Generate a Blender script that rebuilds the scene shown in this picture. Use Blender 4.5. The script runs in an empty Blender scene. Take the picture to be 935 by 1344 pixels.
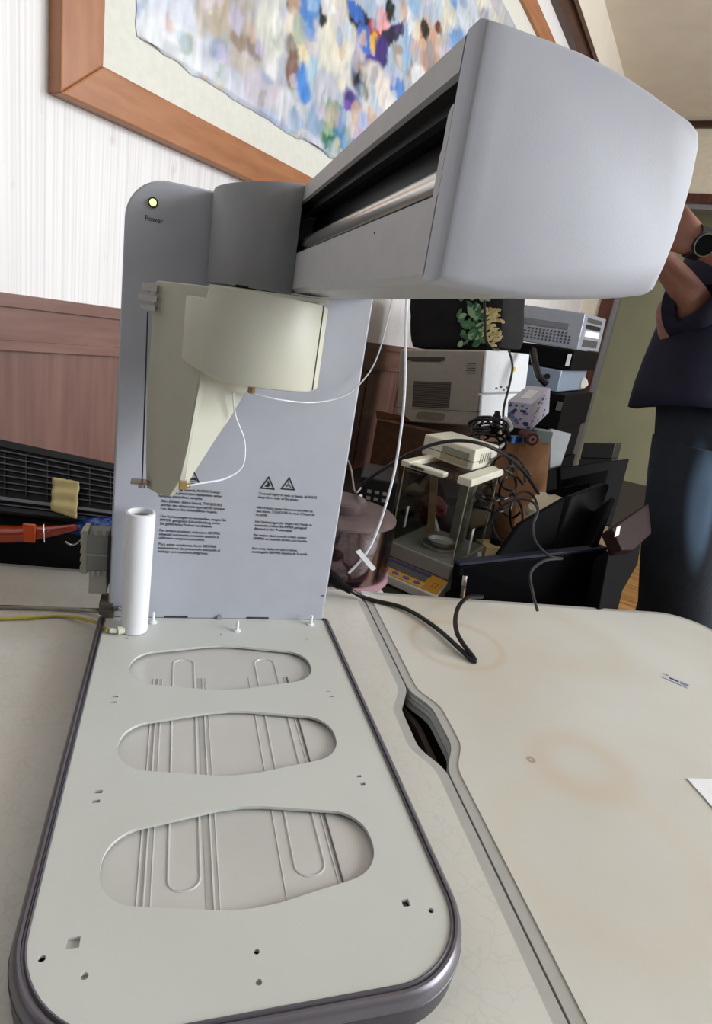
import bpy, bmesh, math, random
from mathutils import Vector as V, Matrix, noise
from mathutils.bvhtree import BVHTree
random.seed(7)
scn = bpy.context.scene
COL = scn.collection

# ------------------------------------------------------------------ camera
F = 782.165
CAMR = (1.273575, -0.1590457, -0.27092097)
CAMP = V((0.064202, -0.784711, 0.425511))
cd = bpy.data.cameras.new('camera'); cam = bpy.data.objects.new('camera', cd); COL.objects.link(cam)
cam.location = CAMP; cam.rotation_euler = CAMR
cd.sensor_fit = 'VERTICAL'; cd.sensor_height = 24.0; cd.lens = F/1344*24.0
cd.clip_start = 0.01; cd.clip_end = 60
scn.camera = cam
# ------------------------------------------------------------------ world, light, exposure
w = bpy.data.worlds.new('world'); scn.world = w; w.use_nodes = True
w.node_tree.nodes['Background'].inputs[0].default_value = (0.80, 0.88, 1.0, 1)
w.node_tree.nodes['Background'].inputs[1].default_value = 0.085
def area(name, loc, aim, sx, sy, energy, col):
    l = bpy.data.lights.new(name, 'AREA'); l.shape = 'RECTANGLE'; l.size = sx; l.size_y = sy; l.energy = energy; l.color = col
    o = bpy.data.objects.new(name, l); COL.objects.link(o); o.location = loc
    o.rotation_euler = (V(aim)-V(loc)).to_track_quat('-Z', 'Y').to_euler(); return o
area('window_daylight', (4.0, -1.9, 1.45), (0.2, 0.0, 0.2), 2.6, 1.9, 285, (0.95, 0.98, 1.0))
area('second_daylight', (-0.9, -3.2, 1.3), (0.2, 0.2, 0.2), 1.6, 1.4, 5, (0.92, 0.97, 1.0))  # weak area lamp from behind the camera
area('side_window_daylight', (4.4, 0.6, 1.0), (1.2, 1.6, 0.0), 1.0, 1.2, 7, (0.95, 0.98, 1.0))
vs = scn.view_settings; vs.view_transform = 'Standard'; vs.look = 'None'; vs.gamma = 1; vs.exposure = -0.32; vs.use_curve_mapping = False

# ------------------------------------------------------------------ pixel geometry of the photograph
RM = cam.rotation_euler.to_matrix()
def ray(x, y): return RM @ V(((x-467.5)/F, -(y-672)/F, -1))
def at(x, y, dep): return CAMP + ray(x, y)*dep
def on(x, y, ax, v):
    d = ray(x, y); return CAMP + d*((v-CAMP[ax])/d[ax])
def onpl(x, y, p0, n):
    d = ray(x, y); return CAMP + d*((p0-CAMP).dot(n)/d.dot(n))
def hdir(a, b):          # horizontal world direction of the edge seen from pixel a to pixel b
    n = ray(*a).cross(ray(*b)); d = n.cross(V((0, 0, 1)))
    d.z = 0; d.normalize(); return d
def reach(P, d, px):     # how far along d from P the pixel px is reached
    r = ray(*px); w0 = P-CAMP; a = d.dot(d); b = d.dot(r); c = r.dot(r); e = d.dot(w0); g = r.dot(w0)
    return (b*g-c*e)/(a*c-b*b)

# ------------------------------------------------------------------ materials
def lin(h):
    h = h.lstrip('#'); r = [int(h[i:i+2], 16)/255 for i in (0, 2, 4)]
    return [c/12.92 if c <= .04045 else ((c+.055)/1.055)**2.4 for c in r]+[1]
_M = {}
def M(name, col='#808080', rough=.5, metal=0, n=None, bump=None, spec=.5, trans=0, emit=None, alpha=1, coat=0, stretch=None, ior=1.45):
    if name in _M: return _M[name]
    m = bpy.data.materials.new(name); m.use_nodes = True; nt = m.node_tree; b = nt.nodes['Principled BSDF']; _M[name] = m
    b.inputs['Base Color'].default_value = lin(col); b.inputs['Roughness'].default_value = rough; b.inputs['Metallic'].default_value = metal
    b.inputs['Specular IOR Level'].default_value = spec; b.inputs['Transmission Weight'].default_value = trans; b.inputs['Alpha'].default_value = alpha
    b.inputs['Coat Weight'].default_value = coat; b.inputs['IOR'].default_value = ior
    if emit: b.inputs['Emission Color'].default_value = lin(emit[0]); b.inputs['Emission Strength'].default_value = emit[1]
    tc = nt.nodes.new('ShaderNodeTexCoord'); mp = nt.nodes.new('ShaderNodeMapping'); nt.links.new(tc.outputs['Object'], mp.inputs[0])
    if stretch: mp.inputs['Scale'].default_value = stretch
    if n is None: n = (60, col, .04)
    if n:       # (scale, second colour, amount)
        t = nt.nodes.new('ShaderNodeTexNoise'); t.inputs['Scale'].default_value = n[0]; t.inputs['Detail'].default_value = 6
        nt.links.new(mp.outputs[0], t.inputs['Vector'])
        mx = nt.nodes.new('ShaderNodeMix'); mx.data_type = 'RGBA'; mx.inputs[6].default_value = lin(col)
        c2 = lin(n[1]) if n[1] != col else [c*.93 for c in lin(col)[:3]]+[1]
        mx.inputs[7].default_value = c2
        cr = nt.nodes.new('ShaderNodeMapRange'); cr.inputs[1].default_value = .35; cr.inputs[2].default_value = .7; cr.inputs[4].default_value = n[2] if n[1] != col else 1
        nt.links.new(t.outputs[0], cr.inputs[0]); nt.links.new(cr.outputs[0], mx.inputs[0]); nt.links.new(mx.outputs[2], b.inputs['Base Color'])
    if bump:
        t = nt.nodes.new('ShaderNodeTexNoise'); t.inputs['Scale'].default_value = bump[0]; t.inputs['Detail'].default_value = 3
        nt.links.new(mp.outputs[0], t.inputs['Vector'])
        bp = nt.nodes.new('ShaderNodeBump'); bp.inputs['Strength'].default_value = bump[1]; bp.inputs['Distance'].default_value = .002
        nt.links.new(t.outputs[0], bp.inputs['Height']); nt.links.new(bp.outputs[0], b.inputs['Normal'])
    return m
def clear(name, tint, glossy=.12, rough=.05):    # clear plastic or thin glass: see-through with a sheen
    if name in _M: return _M[name]
    m = bpy.data.materials.new(name); m.use_nodes = True; nt = m.node_tree; nt.nodes.clear(); _M[name] = m
    o = nt.nodes.new('ShaderNodeOutputMaterial'); mx = nt.nodes.new('ShaderNodeMixShader'); t = nt.nodes.new('ShaderNodeBsdfTransparent'); g = nt.nodes.new('ShaderNodeBsdfGlossy')
    t.inputs[0].default_value = lin(tint); g.inputs['Roughness'].default_value = rough
    lw = nt.nodes.new('ShaderNodeLayerWeight'); lw.inputs[0].default_value = .25
    mr = nt.nodes.new('ShaderNodeMapRange'); mr.inputs[3].default_value = glossy*.4; mr.inputs[4].default_value = min(1, glossy*3)
    nt.links.new(lw.outputs['Fresnel'], mr.inputs[0]); nt.links.new(mr.outputs[0], mx.inputs[0])
    nt.links.new(t.outputs[0], mx.inputs[1]); nt.links.new(g.outputs[0], mx.inputs[2]); nt.links.new(mx.outputs[0], o.inputs[0]); return m

grey = M('machine_grey_paint', '#b6b9c4', .55, bump=(900, .03), n=(30, '#adb0ba', .5))
greyd = M('machine_grey_seam', '#3a3a3e', .6)
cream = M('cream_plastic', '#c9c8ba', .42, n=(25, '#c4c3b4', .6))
black = M('black_plastic', '#0c0c0e', .45, spec=.2)
blackm = M('black_matte', '#0b0b0d', .8)
blackg = M('black_gloss_screen', '#040508', .6, spec=.05)
white = M('white_plastic', '#e9ebf0', .4, n=False)
steel = M('polished_steel', '#d9d6cf', .22, 1)
steeld = M('dull_steel', '#8f8f90', .4, 1)
card = M('cardboard', '#b98b66', .85, n=(40, '#a87a56', .7))
cardd = M('brown_cardboard_dark', '#5c402a', .85, n=(40, '#432c1b', .7))

# ------------------------------------------------------------------ mesh helpers
def link(name, bm, mat, parent=None, bevel=0, seg=2, smooth=True, sub=0, angle=35):
    bmesh.ops.recalc_face_normals(bm, faces=bm.faces)
    me = bpy.data.meshes.new(name); bm.to_mesh(me); bm.free(); o = bpy.data.objects.new(name, me); COL.objects.link(o)
    mats = mat if isinstance(mat, (list, tuple)) else [mat]
    for m in mats: me.materials.append(m)
    if parent: o.parent = parent
    if bevel:
        b = o.modifiers.new('bevel', 'BEVEL'); b.width = bevel; b.segments = seg; b.limit_method = 'ANGLE'; b.angle_limit = math.radians(35)
    if sub:
        s = o.modifiers.new('sub', 'SUBSURF'); s.levels = sub; s.render_levels = sub
    if smooth:
        for p in me.polygons: p.use_smooth = True
        try: me.set_sharp_from_angle(angle=math.radians(angle))
        except Exception: pass
    return o
def BM(): return bmesh.new()
def hexa(bm, c):         # eight corners: bottom four, top four
    v = [bm.verts.new(p) for p in c]
    for f in ((0, 3, 2, 1), (4, 5, 6, 7), (0, 1, 5, 4), (1, 2, 6, 5), (2, 3, 7, 6), (3, 0, 4, 7)): bm.faces.new([v[i] for i in f])
    return v
def box(bm, x0, x1, y0, y1, z0, z1):
    return hexa(bm, [V(p) for p in ((x0, y0, z0), (x1, y0, z0), (x1, y1, z0), (x0, y1, z0), (x0, y0, z1), (x1, y0, z1), (x1, y1, z1), (x0, y1, z1))])
def prism(bm, pts, off):     # polygon of 3-D points swept by a vector
    a = [bm.verts.new(V(p)) for p in pts]; b = [bm.verts.new(V(p)+V(off)) for p in pts]
    n = len(pts); bm.faces.new(a); bm.faces.new(b[::-1])
    for i in range(n): bm.faces.new((a[i], b[i], b[(i+1) % n], a[(i+1) % n]))
def holed(bm, outer, holes, z0, z1):
    loops = [outer]+holes; E = []; T = []
    for lp in loops:
        vs_ = [bm.verts.new((x, y, z1)) for x, y in lp]; T.append(vs_)
        for i in range(len(vs_)): E.append(bm.edges.new((vs_[i], vs_[(i+1) % len(vs_)])))
    g = bmesh.ops.triangle_fill(bm, use_beauty=True, use_dissolve=False, edges=E)
    fs = [f for f in g['geom'] if isinstance(f, bmesh.types.BMFace)]
    ex = bmesh.ops.extrude_face_region(bm, geom=fs)
    for v in ex['geom']:
        if isinstance(v, bmesh.types.BMVert): v.co.z = z0
def rpoly(x0, x1, y0, y1, r, seg=8):    # r: radii of corners (x0y0, x1y0, x1y1, x0y1)
    if not isinstance(r, (tuple, list)): r = (r,)*4
    out = []
    for (cx, cy, a0, rr) in ((x0+r[0], y0+r[0], 180, r[0]), (x1-r[1], y0+r[1], 270, r[1]), (x1-r[2], y1-r[2], 0, r[2]), (x0+r[3], y1-r[3], 90, r[3])):
        for k in range(seg+1 if rr > 0 else 1):
            a = math.radians(a0+90*k/max(1, seg)); out.append((cx+rr*math.cos(a), cy+rr*math.sin(a)))
    return out
def smooth_path(P, n=8):
    P = [V(p) for p in P]; out = []
    for i in range(len(P)-1):
        p0 = P[max(i-1, 0)]; p1 = P[i]; p2 = P[i+1]; p3 = P[min(i+2, len(P)-1)]
        for k in range(n):
            t = k/n; out.append(.5*((2*p1)+(p2-p0)*t+(2*p0-5*p1+4*p2-p3)*t*t+(-p0+3*p1-3*p2+p3)*t**3))
    out.append(P[-1]); return out
def tube(bm, P, r, seg=8, closed=False, cap=True):
    rs = r if isinstance(r, (list, tuple)) else [r]*len(P); P = [V(p) for p in P]; rings = []; prev = None
    for i, p in enumerate(P):
        if closed: t = (P[(i+1) % len(P)]-P[i-1]).normalized()
        else: t = (P[min(i+1, len(P)-1)]-P[max(i-1, 0)]).normalized()
        if prev is None:
            a = t.orthogonal().normalized()
        else: a = (prev-t*prev.dot(t)).normalized()
        prev = a; b = t.cross(a)
        rings.append([bm.verts.new(p+(a*math.cos(2*math.pi*k/seg)+b*math.sin(2*math.pi*k/seg))*rs[i]) for k in range(seg)])
    m = len(P)
    for i in range(m if closed else m-1):
        A = rings[i]; B = rings[(i+1) % m]
        for k in range(seg): bm.faces.new((A[k], A[(k+1) % seg], B[(k+1) % seg], B[k]))
    if cap and not closed: bm.faces.new(rings[0][::-1]); bm.faces.new(rings[-1])
def loft(bm, rings, cap=True):
    R = [[bm.verts.new(V(p)) for p in r] for r in rings]; n = len(R[0])
    for A, B in zip(R, R[1:]):
        for k in range(n): bm.faces.new((A[k], A[(k+1) % n], B[(k+1) % n], B[k]))
    if cap: bm.faces.new(R[0][::-1]); bm.faces.new(R[-1])
def lathe(bm, prof, c, seg=32, sx=1, ax=None):   # prof (r, z) about the vertical through c
    rings = []
    for r, z in prof: rings.append([bm.verts.new((c[0]+max(r, 1e-5)*math.cos(2*math.pi*k/seg)*sx, c[1]+max(r, 1e-5)*math.sin(2*math.pi*k/seg), c[2]+z)) for k in range(seg)])
    for A, B in zip(rings, rings[1:]):
        for k in range(seg): bm.faces.new((A[k], A[(k+1) % seg], B[(k+1) % seg], B[k]))
    bm.faces.new(rings[0][::-1]); bm.faces.new(rings[-1])
def cyl(bm, a, b, r, seg=16): tube(bm, [a, b], r, seg)
def struct(name, bm, mat, **k):
    o = link(name, bm, mat, **k); o['kind'] = 'structure'; return o
def tag(o, label, cat, group=None, kind=None):
    o['label'] = label; o['category'] = cat
    if group: o['group'] = group
    if kind: o['kind'] = kind
    return o
def empty(name, loc, label, cat, group=None):
    o = bpy.data.objects.new(name, None); COL.objects.link(o); o.location = loc; o.empty_display_size = .05
    return tag(o, label, cat, group)
def adopt(root):      # parts were built in world coordinates; keep them there under the placed root
    bpy.context.view_layer.update()
    for c in root.children:
        c.matrix_parent_inverse = root.matrix_world.inverted()
def text(name, s, mat, mtx, size, parent, align='LEFT', depth=.0001, spacing=1.0, xs=1.0):
    cu = bpy.data.curves.new(name, 'FONT'); cu.body = s; cu.size = size; cu.align_x = align; cu.extrude = depth; cu.space_line = spacing; cu.resolution_u = 2
    o = bpy.data.objects.new(name, cu); me = bpy.data.meshes.new_from_object(o); bpy.data.objects.remove(o)
    me.transform(mtx @ Matrix.Diagonal((xs, 1, 1, 1))); me.materials.clear(); me.materials.append(mat)
    t = bpy.data.objects.new(name, me); COL.objects.link(t); t.parent = parent; return t
def frame(o, x, y):       # matrix with origin o, x right, y up, z out
    x = V(x).normalized(); y = (V(y)-x*V(y).dot(x)).normalized(); z = x.cross(y)
    m = Matrix((x, y, z)).transposed().to_4x4(); m.translation = V(o); return m

class Box:                # a box known by pixels: corner A, ends of its two horizontal edges and of its vertical edge
    def __init__(s, A, B, C, H, dep=None, z=None, du=None, dv=None, lu=None, lv=None, lh=None, deps=None):
        if deps:      # all four corners placed by their distance; for boxes that are tilted or at eye level
            s.o = at(A[0], A[1], deps[0]); s.u = at(B[0], B[1], deps[1])-s.o; s.v = at(C[0], C[1], deps[2])-s.o; s.w = at(H[0], H[1], deps[3])-s.o
            s.du = s.u.normalized(); s.dv = s.v.normalized(); s.dim = (s.u.length, s.v.length, s.w.length); return
        s.o = at(A[0], A[1], dep) if dep else on(A[0], A[1], 2, z)
        s.du = (V(du).normalized() if du else hdir(A, B)); s.dv = (V(dv).normalized() if dv else (hdir(A, C) if C else s.du.cross(V((0, 0, 1)))))
        U = lu if lu is not None else reach(s.o, s.du, B)
        W = lv if lv is not None else reach(s.o, s.dv, C)
        Hh = lh if lh is not None else reach(s.o, V((0, 0, 1)), H)
        s.u = s.du*U; s.v = s.dv*W; s.w = V((0, 0, Hh)); s.dim = (U, W, Hh)
    def pt(s, a, b, c): return s.o+s.u*a+s.v*b+s.w*c
    def add(s, bm, a0=0, a1=1, b0=0, b1=1, c0=0, c1=1):
        hexa(bm, [s.pt(*q) for q in ((a0, b0, c0), (a1, b0, c0), (a1, b1, c0), (a0, b1, c0), (a0, b0, c1), (a1, b0, c1), (a1, b1, c1), (a0, b1, c1))])
    def base(s): return s.pt(.5, .5, 0 if s.w.z > 0 else 1)

# ================================================================== THE ROOM
FLOOR = -.745
a44 = math.radians(44); D1 = V((math.cos(a44), math.sin(a44), 0)); NW = V((-D1.y, D1.x, 0))   # along / out of the left wall
K0 = V((2.44444, 2.64736, 1.7855)); KS = 1.4; K = CAMP+(K0-CAMP)*KS; CEIL = onpl(908, 157, K, D1).z
def wall(x, y, off=0):    # point on the left wall, off metres into the room
    return onpl(x, y, K-NW*off, NW)
def wp(s, z, off=0): return V((K.x, K.y, 0))+D1*s-NW*off+V((0, 0, z))      # s along the wall from the far corner
def sz(x, y, off=0):
    P = wall(x, y, off); return (P-K).dot(D1), P.z
def bp(s, z, off=0): return V((K.x, K.y, 0))-NW*s-D1*off+V((0, 0, z))      # back wall
def bsz(x, y):
    P = onpl(x, y, K, D1); return (P-K).dot(-NW), P.z
def wbox(bm, f, s0, s1, z0, z1, o0, o1):
    hexa(bm, [f(s0, z0, o0), f(s1, z0, o0), f(s1, z0, o1), f(s0, z0, o1), f(s0, z1, o0), f(s1, z1, o0), f(s1, z1, o1), f(s0, z1, o1)])

def wallpaper():
    m = M('striped_wallpaper', '#eeedee', .75, n=False); nt = m.node_tree; b = nt.nodes['Principled BSDF']
    uv = nt.nodes.new('ShaderNodeUVMap'); mp = nt.nodes.new('ShaderNodeMapping'); mp.inputs['Scale'].default_value = (220, .6, 1); nt.links.new(uv.outputs[0], mp.inputs[0])
    t = nt.nodes.new('ShaderNodeTexNoise'); t.inputs['Scale'].default_value = 1; t.inputs['Detail'].default_value = 5; nt.links.new(mp.outputs[0], t.inputs[0])
    r = nt.nodes.new('ShaderNodeValToRGB'); r.color_ramp.elements[0].position = .3; r.color_ramp.elements[0].color = lin('#dddbdd'); r.color_ramp.elements[1].position = .55; r.color_ramp.elements[1].color = lin('#f1f0f1')
    nt.links.new(t.outputs[0], r.inputs[0])
    # brown scuff marks
    mp2 = nt.nodes.new('ShaderNodeMapping'); mp2.inputs['Scale'].default_value = (30, 9, 1); nt.links.new(uv.outputs[0], mp2.inputs[0])
    t2 = nt.nodes.new('ShaderNodeTexNoise'); t2.inputs['Scale'].default_value = 1; t2.inputs['Detail'].default_value = 8; nt.links.new(mp2.outputs[0], t2.inputs[0])
    r2 = nt.nodes.new('ShaderNodeMapRange'); r2.inputs[1].default_value = .66; r2.inputs[2].default_value = .76; r2.inputs[4].default_value = .3; nt.links.new(t2.outputs[0], r2.inputs[0])
    mx = nt.nodes.new('ShaderNodeMix'); mx.data_type = 'RGBA'; mx.inputs[7].default_value = lin('#a0826a'); nt.links.new(r2.outputs[0], mx.inputs[0]); nt.links.new(r.outputs[0], mx.inputs[6])
    nt.links.new(mx.outputs[2], b.inputs['Base Color'])
    bm_ = nt.nodes.new('ShaderNodeBump'); bm_.inputs['Strength'].default_value = .25; bm_.inputs['Distance'].default_value = .002; nt.links.new(t.outputs[0], bm_.inputs['Height']); nt.links.new(bm_.outputs[0], b.inputs['Normal'])
    return m
def wood(name, c1, c2, rough=.45, scale=(60, 3, 1), nscale=1):
    if name in _M: return _M[name]
    m = M(name, c1, rough, n=False); nt = m.node_tree; b = nt.nodes['Principled BSDF']
    uv = nt.nodes.new('ShaderNodeUVMap'); mp = nt.nodes.new('ShaderNodeMapping'); mp.inputs['Scale'].default_value = scale; nt.links.new(uv.outputs[0], mp.inputs[0])
    t = nt.nodes.new('ShaderNodeTexNoise'); t.inputs['Scale'].default_value = nscale; t.inputs['Detail'].default_value = 7; nt.links.new(mp.outputs[0], t.inputs[0])
    r = nt.nodes.new('ShaderNodeValToRGB'); r.color_ramp.elements[0].position = .3; r.color_ramp.elements[0].color = lin(c2); r.color_ramp.elements[1].position = .65; r.color_ramp.elements[1].color = lin(c1)
    nt.links.new(t.outputs[0], r.inputs[0]); nt.links.new(r.outputs[0], b.inputs['Base Color']); return m
def uvproj(o, e1, e2):
    me = o.data; uv = me.uv_layers.new(name='UVMap')
    for p in me.polygons:
        for li in p.loop_indices:
            c = me.vertices[me.loops[li].vertex_index].co; uv.data[li].uv = (c.dot(V(e1)), c.dot(V(e2)))
Z = V((0, 0, 1))
WS0 = -7.2
zr_t = sz(0, 383)[1]; 
b = BM(); wbox(b, wp, WS0, .02, zr_t-.03, CEIL+.02, 0, -.12); uvproj(struct('wall_left', b, wallpaper(), smooth=False), D1, Z)
wain = wood('wainscot_wood', '#7f5e54', '#6b4b43', .5, (45, 3, 1))
b = BM(); wbox(b, wp, WS0, .02, FLOOR, zr_t-.02, .012, -.12)
uvproj(struct('trim_1', b, wain, smooth=False), D1, Z)
b = BM(); wbox(b, wp, WS0, 0, zr_t-.022, zr_t, .03, 0); wbox(b, wp, WS0, 0, zr_t-.082, zr_t-.02, .02, 0); wbox(b, wp, WS0, 0, zr_t-.10, zr_t-.082, .026, 0)
uvproj(struct('trim_2', b, wood('dado_rail_wood', '#815f55', '#6e4c42', .45, (5, 40, 1)), smooth=False), D1, Z)
b = BM()
for i in range(26):
    s = WS0+.1+i*.285
    wbox(b, wp, s, s+.006, FLOOR+.1, zr_t-.1, .0135, .005)
struct('trim_3', b, M('wainscot_groove', '#33201b', .7), smooth=False)
b = BM(); wbox(b, wp, WS0, 0, FLOOR, FLOOR+.1, .02, 0); struct('baseboard_left', b, wain, smooth=False)
# crown moulding on the left wall and back wall
dkw = wood('dark_crown_wood', '#4a2c20', '#331c14', .4, (4, 40, 1))
cz0 = sz(731, 0, .03)[1]; cz1 = sz(759, 0, .05)[1]+.0
b = BM(); wbox(b, wp, WS0, 0, cz0, cz1, .035, 0); wbox(b, wp, WS0, 0, cz1-.03, cz1, .05, 0)
uvproj(struct('trim_4', b, dkw, smooth=False), D1, Z)
b = BM(); wbox(b, wp, WS0, 0, cz1+.0005, CEIL+.01, .052, 0); struct('trim_5', b, M('ceiling_cove_paper', '#efe9dc', .85, n=(6, '#e6dfd0', .7), bump=(300, .3)), smooth=False)
# back wall with a wide opening
hs, hz = bsz(900, 254); hz2 = bsz(900, 267)[1]; gz = bsz(910, 274)[1]
s0 = bsz(790, 395)[0]; s1 = bsz(806, 395)[0]; s2 = bsz(813, 395)[0]
paper2 = M('beige_wallpaper', '#e3ddcb', .8, n=(14, '#d6cfbb', .8), stretch=(1, 1, 3))
b = BM(); wbox(b, bp, 0, s0+.02, FLOOR, CEIL, 0, -.14); wbox(b, bp, 0, 6.5, hz-.02, CEIL, 0, -.14); wbox(b, bp, 5.0, 6.5, FLOOR, CEIL, 0, -.14)
struct('wall_back', b, paper2, smooth=False)
c0 = bsz(908, 169)[1]
b = BM(); wbox(b, bp, 0, 6.5, c0, CEIL-.015, .035, 0); uvproj(struct('trim_6', b, dkw, smooth=False), NW, Z)
b = BM(); wbox(b, bp, 0, 6.5, CEIL-.02, CEIL, .06, 0); struct('trim_7', b, M('pale_cornice_bead', '#b9b2a8', .6), smooth=False)
casew = wood('door_casing_wood', '#5b3225', '#43231a', .4, (40, 3, 1))
b = BM(); wbox(b, bp, s0, s1, FLOOR, hz, .02, -.14); wbox(b, bp, s0, 5.05, hz2, hz, .02, -.14); uvproj(struct('door_1', b, casew, smooth=False), NW, Z)
b = BM(); wbox(b, bp, s1, s2, FLOOR, hz2, .0, -.12); wbox(b, bp, s1, 5.05, gz, hz2, 0, -.12); struct('door_2', b, M('grey_metal_door_frame', '#85878b', .4, .3), smooth=False)
PF = on(815, 652, 2, FLOOR); PG = on(840, 662, 2, FLOOR); off = (PF-K).dot(D1)+.0
b = BM(); wbox(b, bp, -1, 7, FLOOR, CEIL, -off, -off-.1); struct('wall_far', b, M('olive_beige_plaster', '#a9ab8f', .85, n=(3, '#9c9e82', .7), bump=(90, .3)), smooth=False)
b = BM(); wbox(b, bp, -1, 7, FLOOR, FLOOR+.07, -off+.015, -off); struct('baseboard_far', b, M('grey_brown_skirting', '#4b453c', .6), smooth=False)
# ceiling and floor
cm = (wp(WS0, CEIL)+wp(0, CEIL))/2
b = BM(); hexa(b, [wp(WS0, CEIL, -.1), wp(off+.2, CEIL, -.1), wp(off+.2, CEIL, 5.5), wp(WS0, CEIL, 5.5)]+[p+Z*.1 for p in (wp(WS0, CEIL, -.1), wp(off+.2, CEIL, -.1), wp(off+.2, CEIL, 5.5), wp(WS0, CEIL, 5.5))])
struct('ceiling', b, M('ceiling_paper', '#efe9dc', .85, n=(6, '#e6dfd0', .7), bump=(300, .3)), smooth=False)
def planks():
    m = wood('wood_floor', '#c08f52', '#8c5f2f', .45, (3, 26, 1)); nt = m.node_tree; bs = nt.nodes['Principled BSDF']
    uv = nt.nodes['UV Map']; br = nt.nodes.new('ShaderNodeTexBrick'); br.inputs['Scale'].default_value = 1; br.inputs['Brick Width'].default_value = .9; br.inputs['Row Height'].default_value = .12; br.inputs['Mortar Size'].default_value = .003
    br.inputs['Color1'].default_value = (1, 1, 1, 1); br.inputs['Color2'].default_value = (.7, .7, .7, 1); br.inputs['Mortar'].default_value = (.2, .15, .1, 1)
    nt.links.new(uv.outputs[0], br.inputs[0]); mx = nt.nodes.new('ShaderNodeMix'); mx.data_type = 'RGBA'; mx.blend_type = 'MULTIPLY'; mx.inputs[0].default_value = 1
    src = bs.inputs['Base Color'].links[0].from_socket; nt.links.new(src, mx.inputs[6]); nt.links.new(br.outputs[0], mx.inputs[7]); nt.links.new(mx.outputs[2], bs.inputs['Base Color']); return m
b = BM(); q = [wp(WS0, FLOOR, -.1), wp(off+.2, FLOOR, -.1), wp(off+.2, FLOOR, 5.5), wp(WS0, FLOOR, 5.5)]
hexa(b, [p-Z*.1 for p in q]+q); uvproj(struct('floor', b, planks(), smooth=False), NW, D1)

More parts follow.
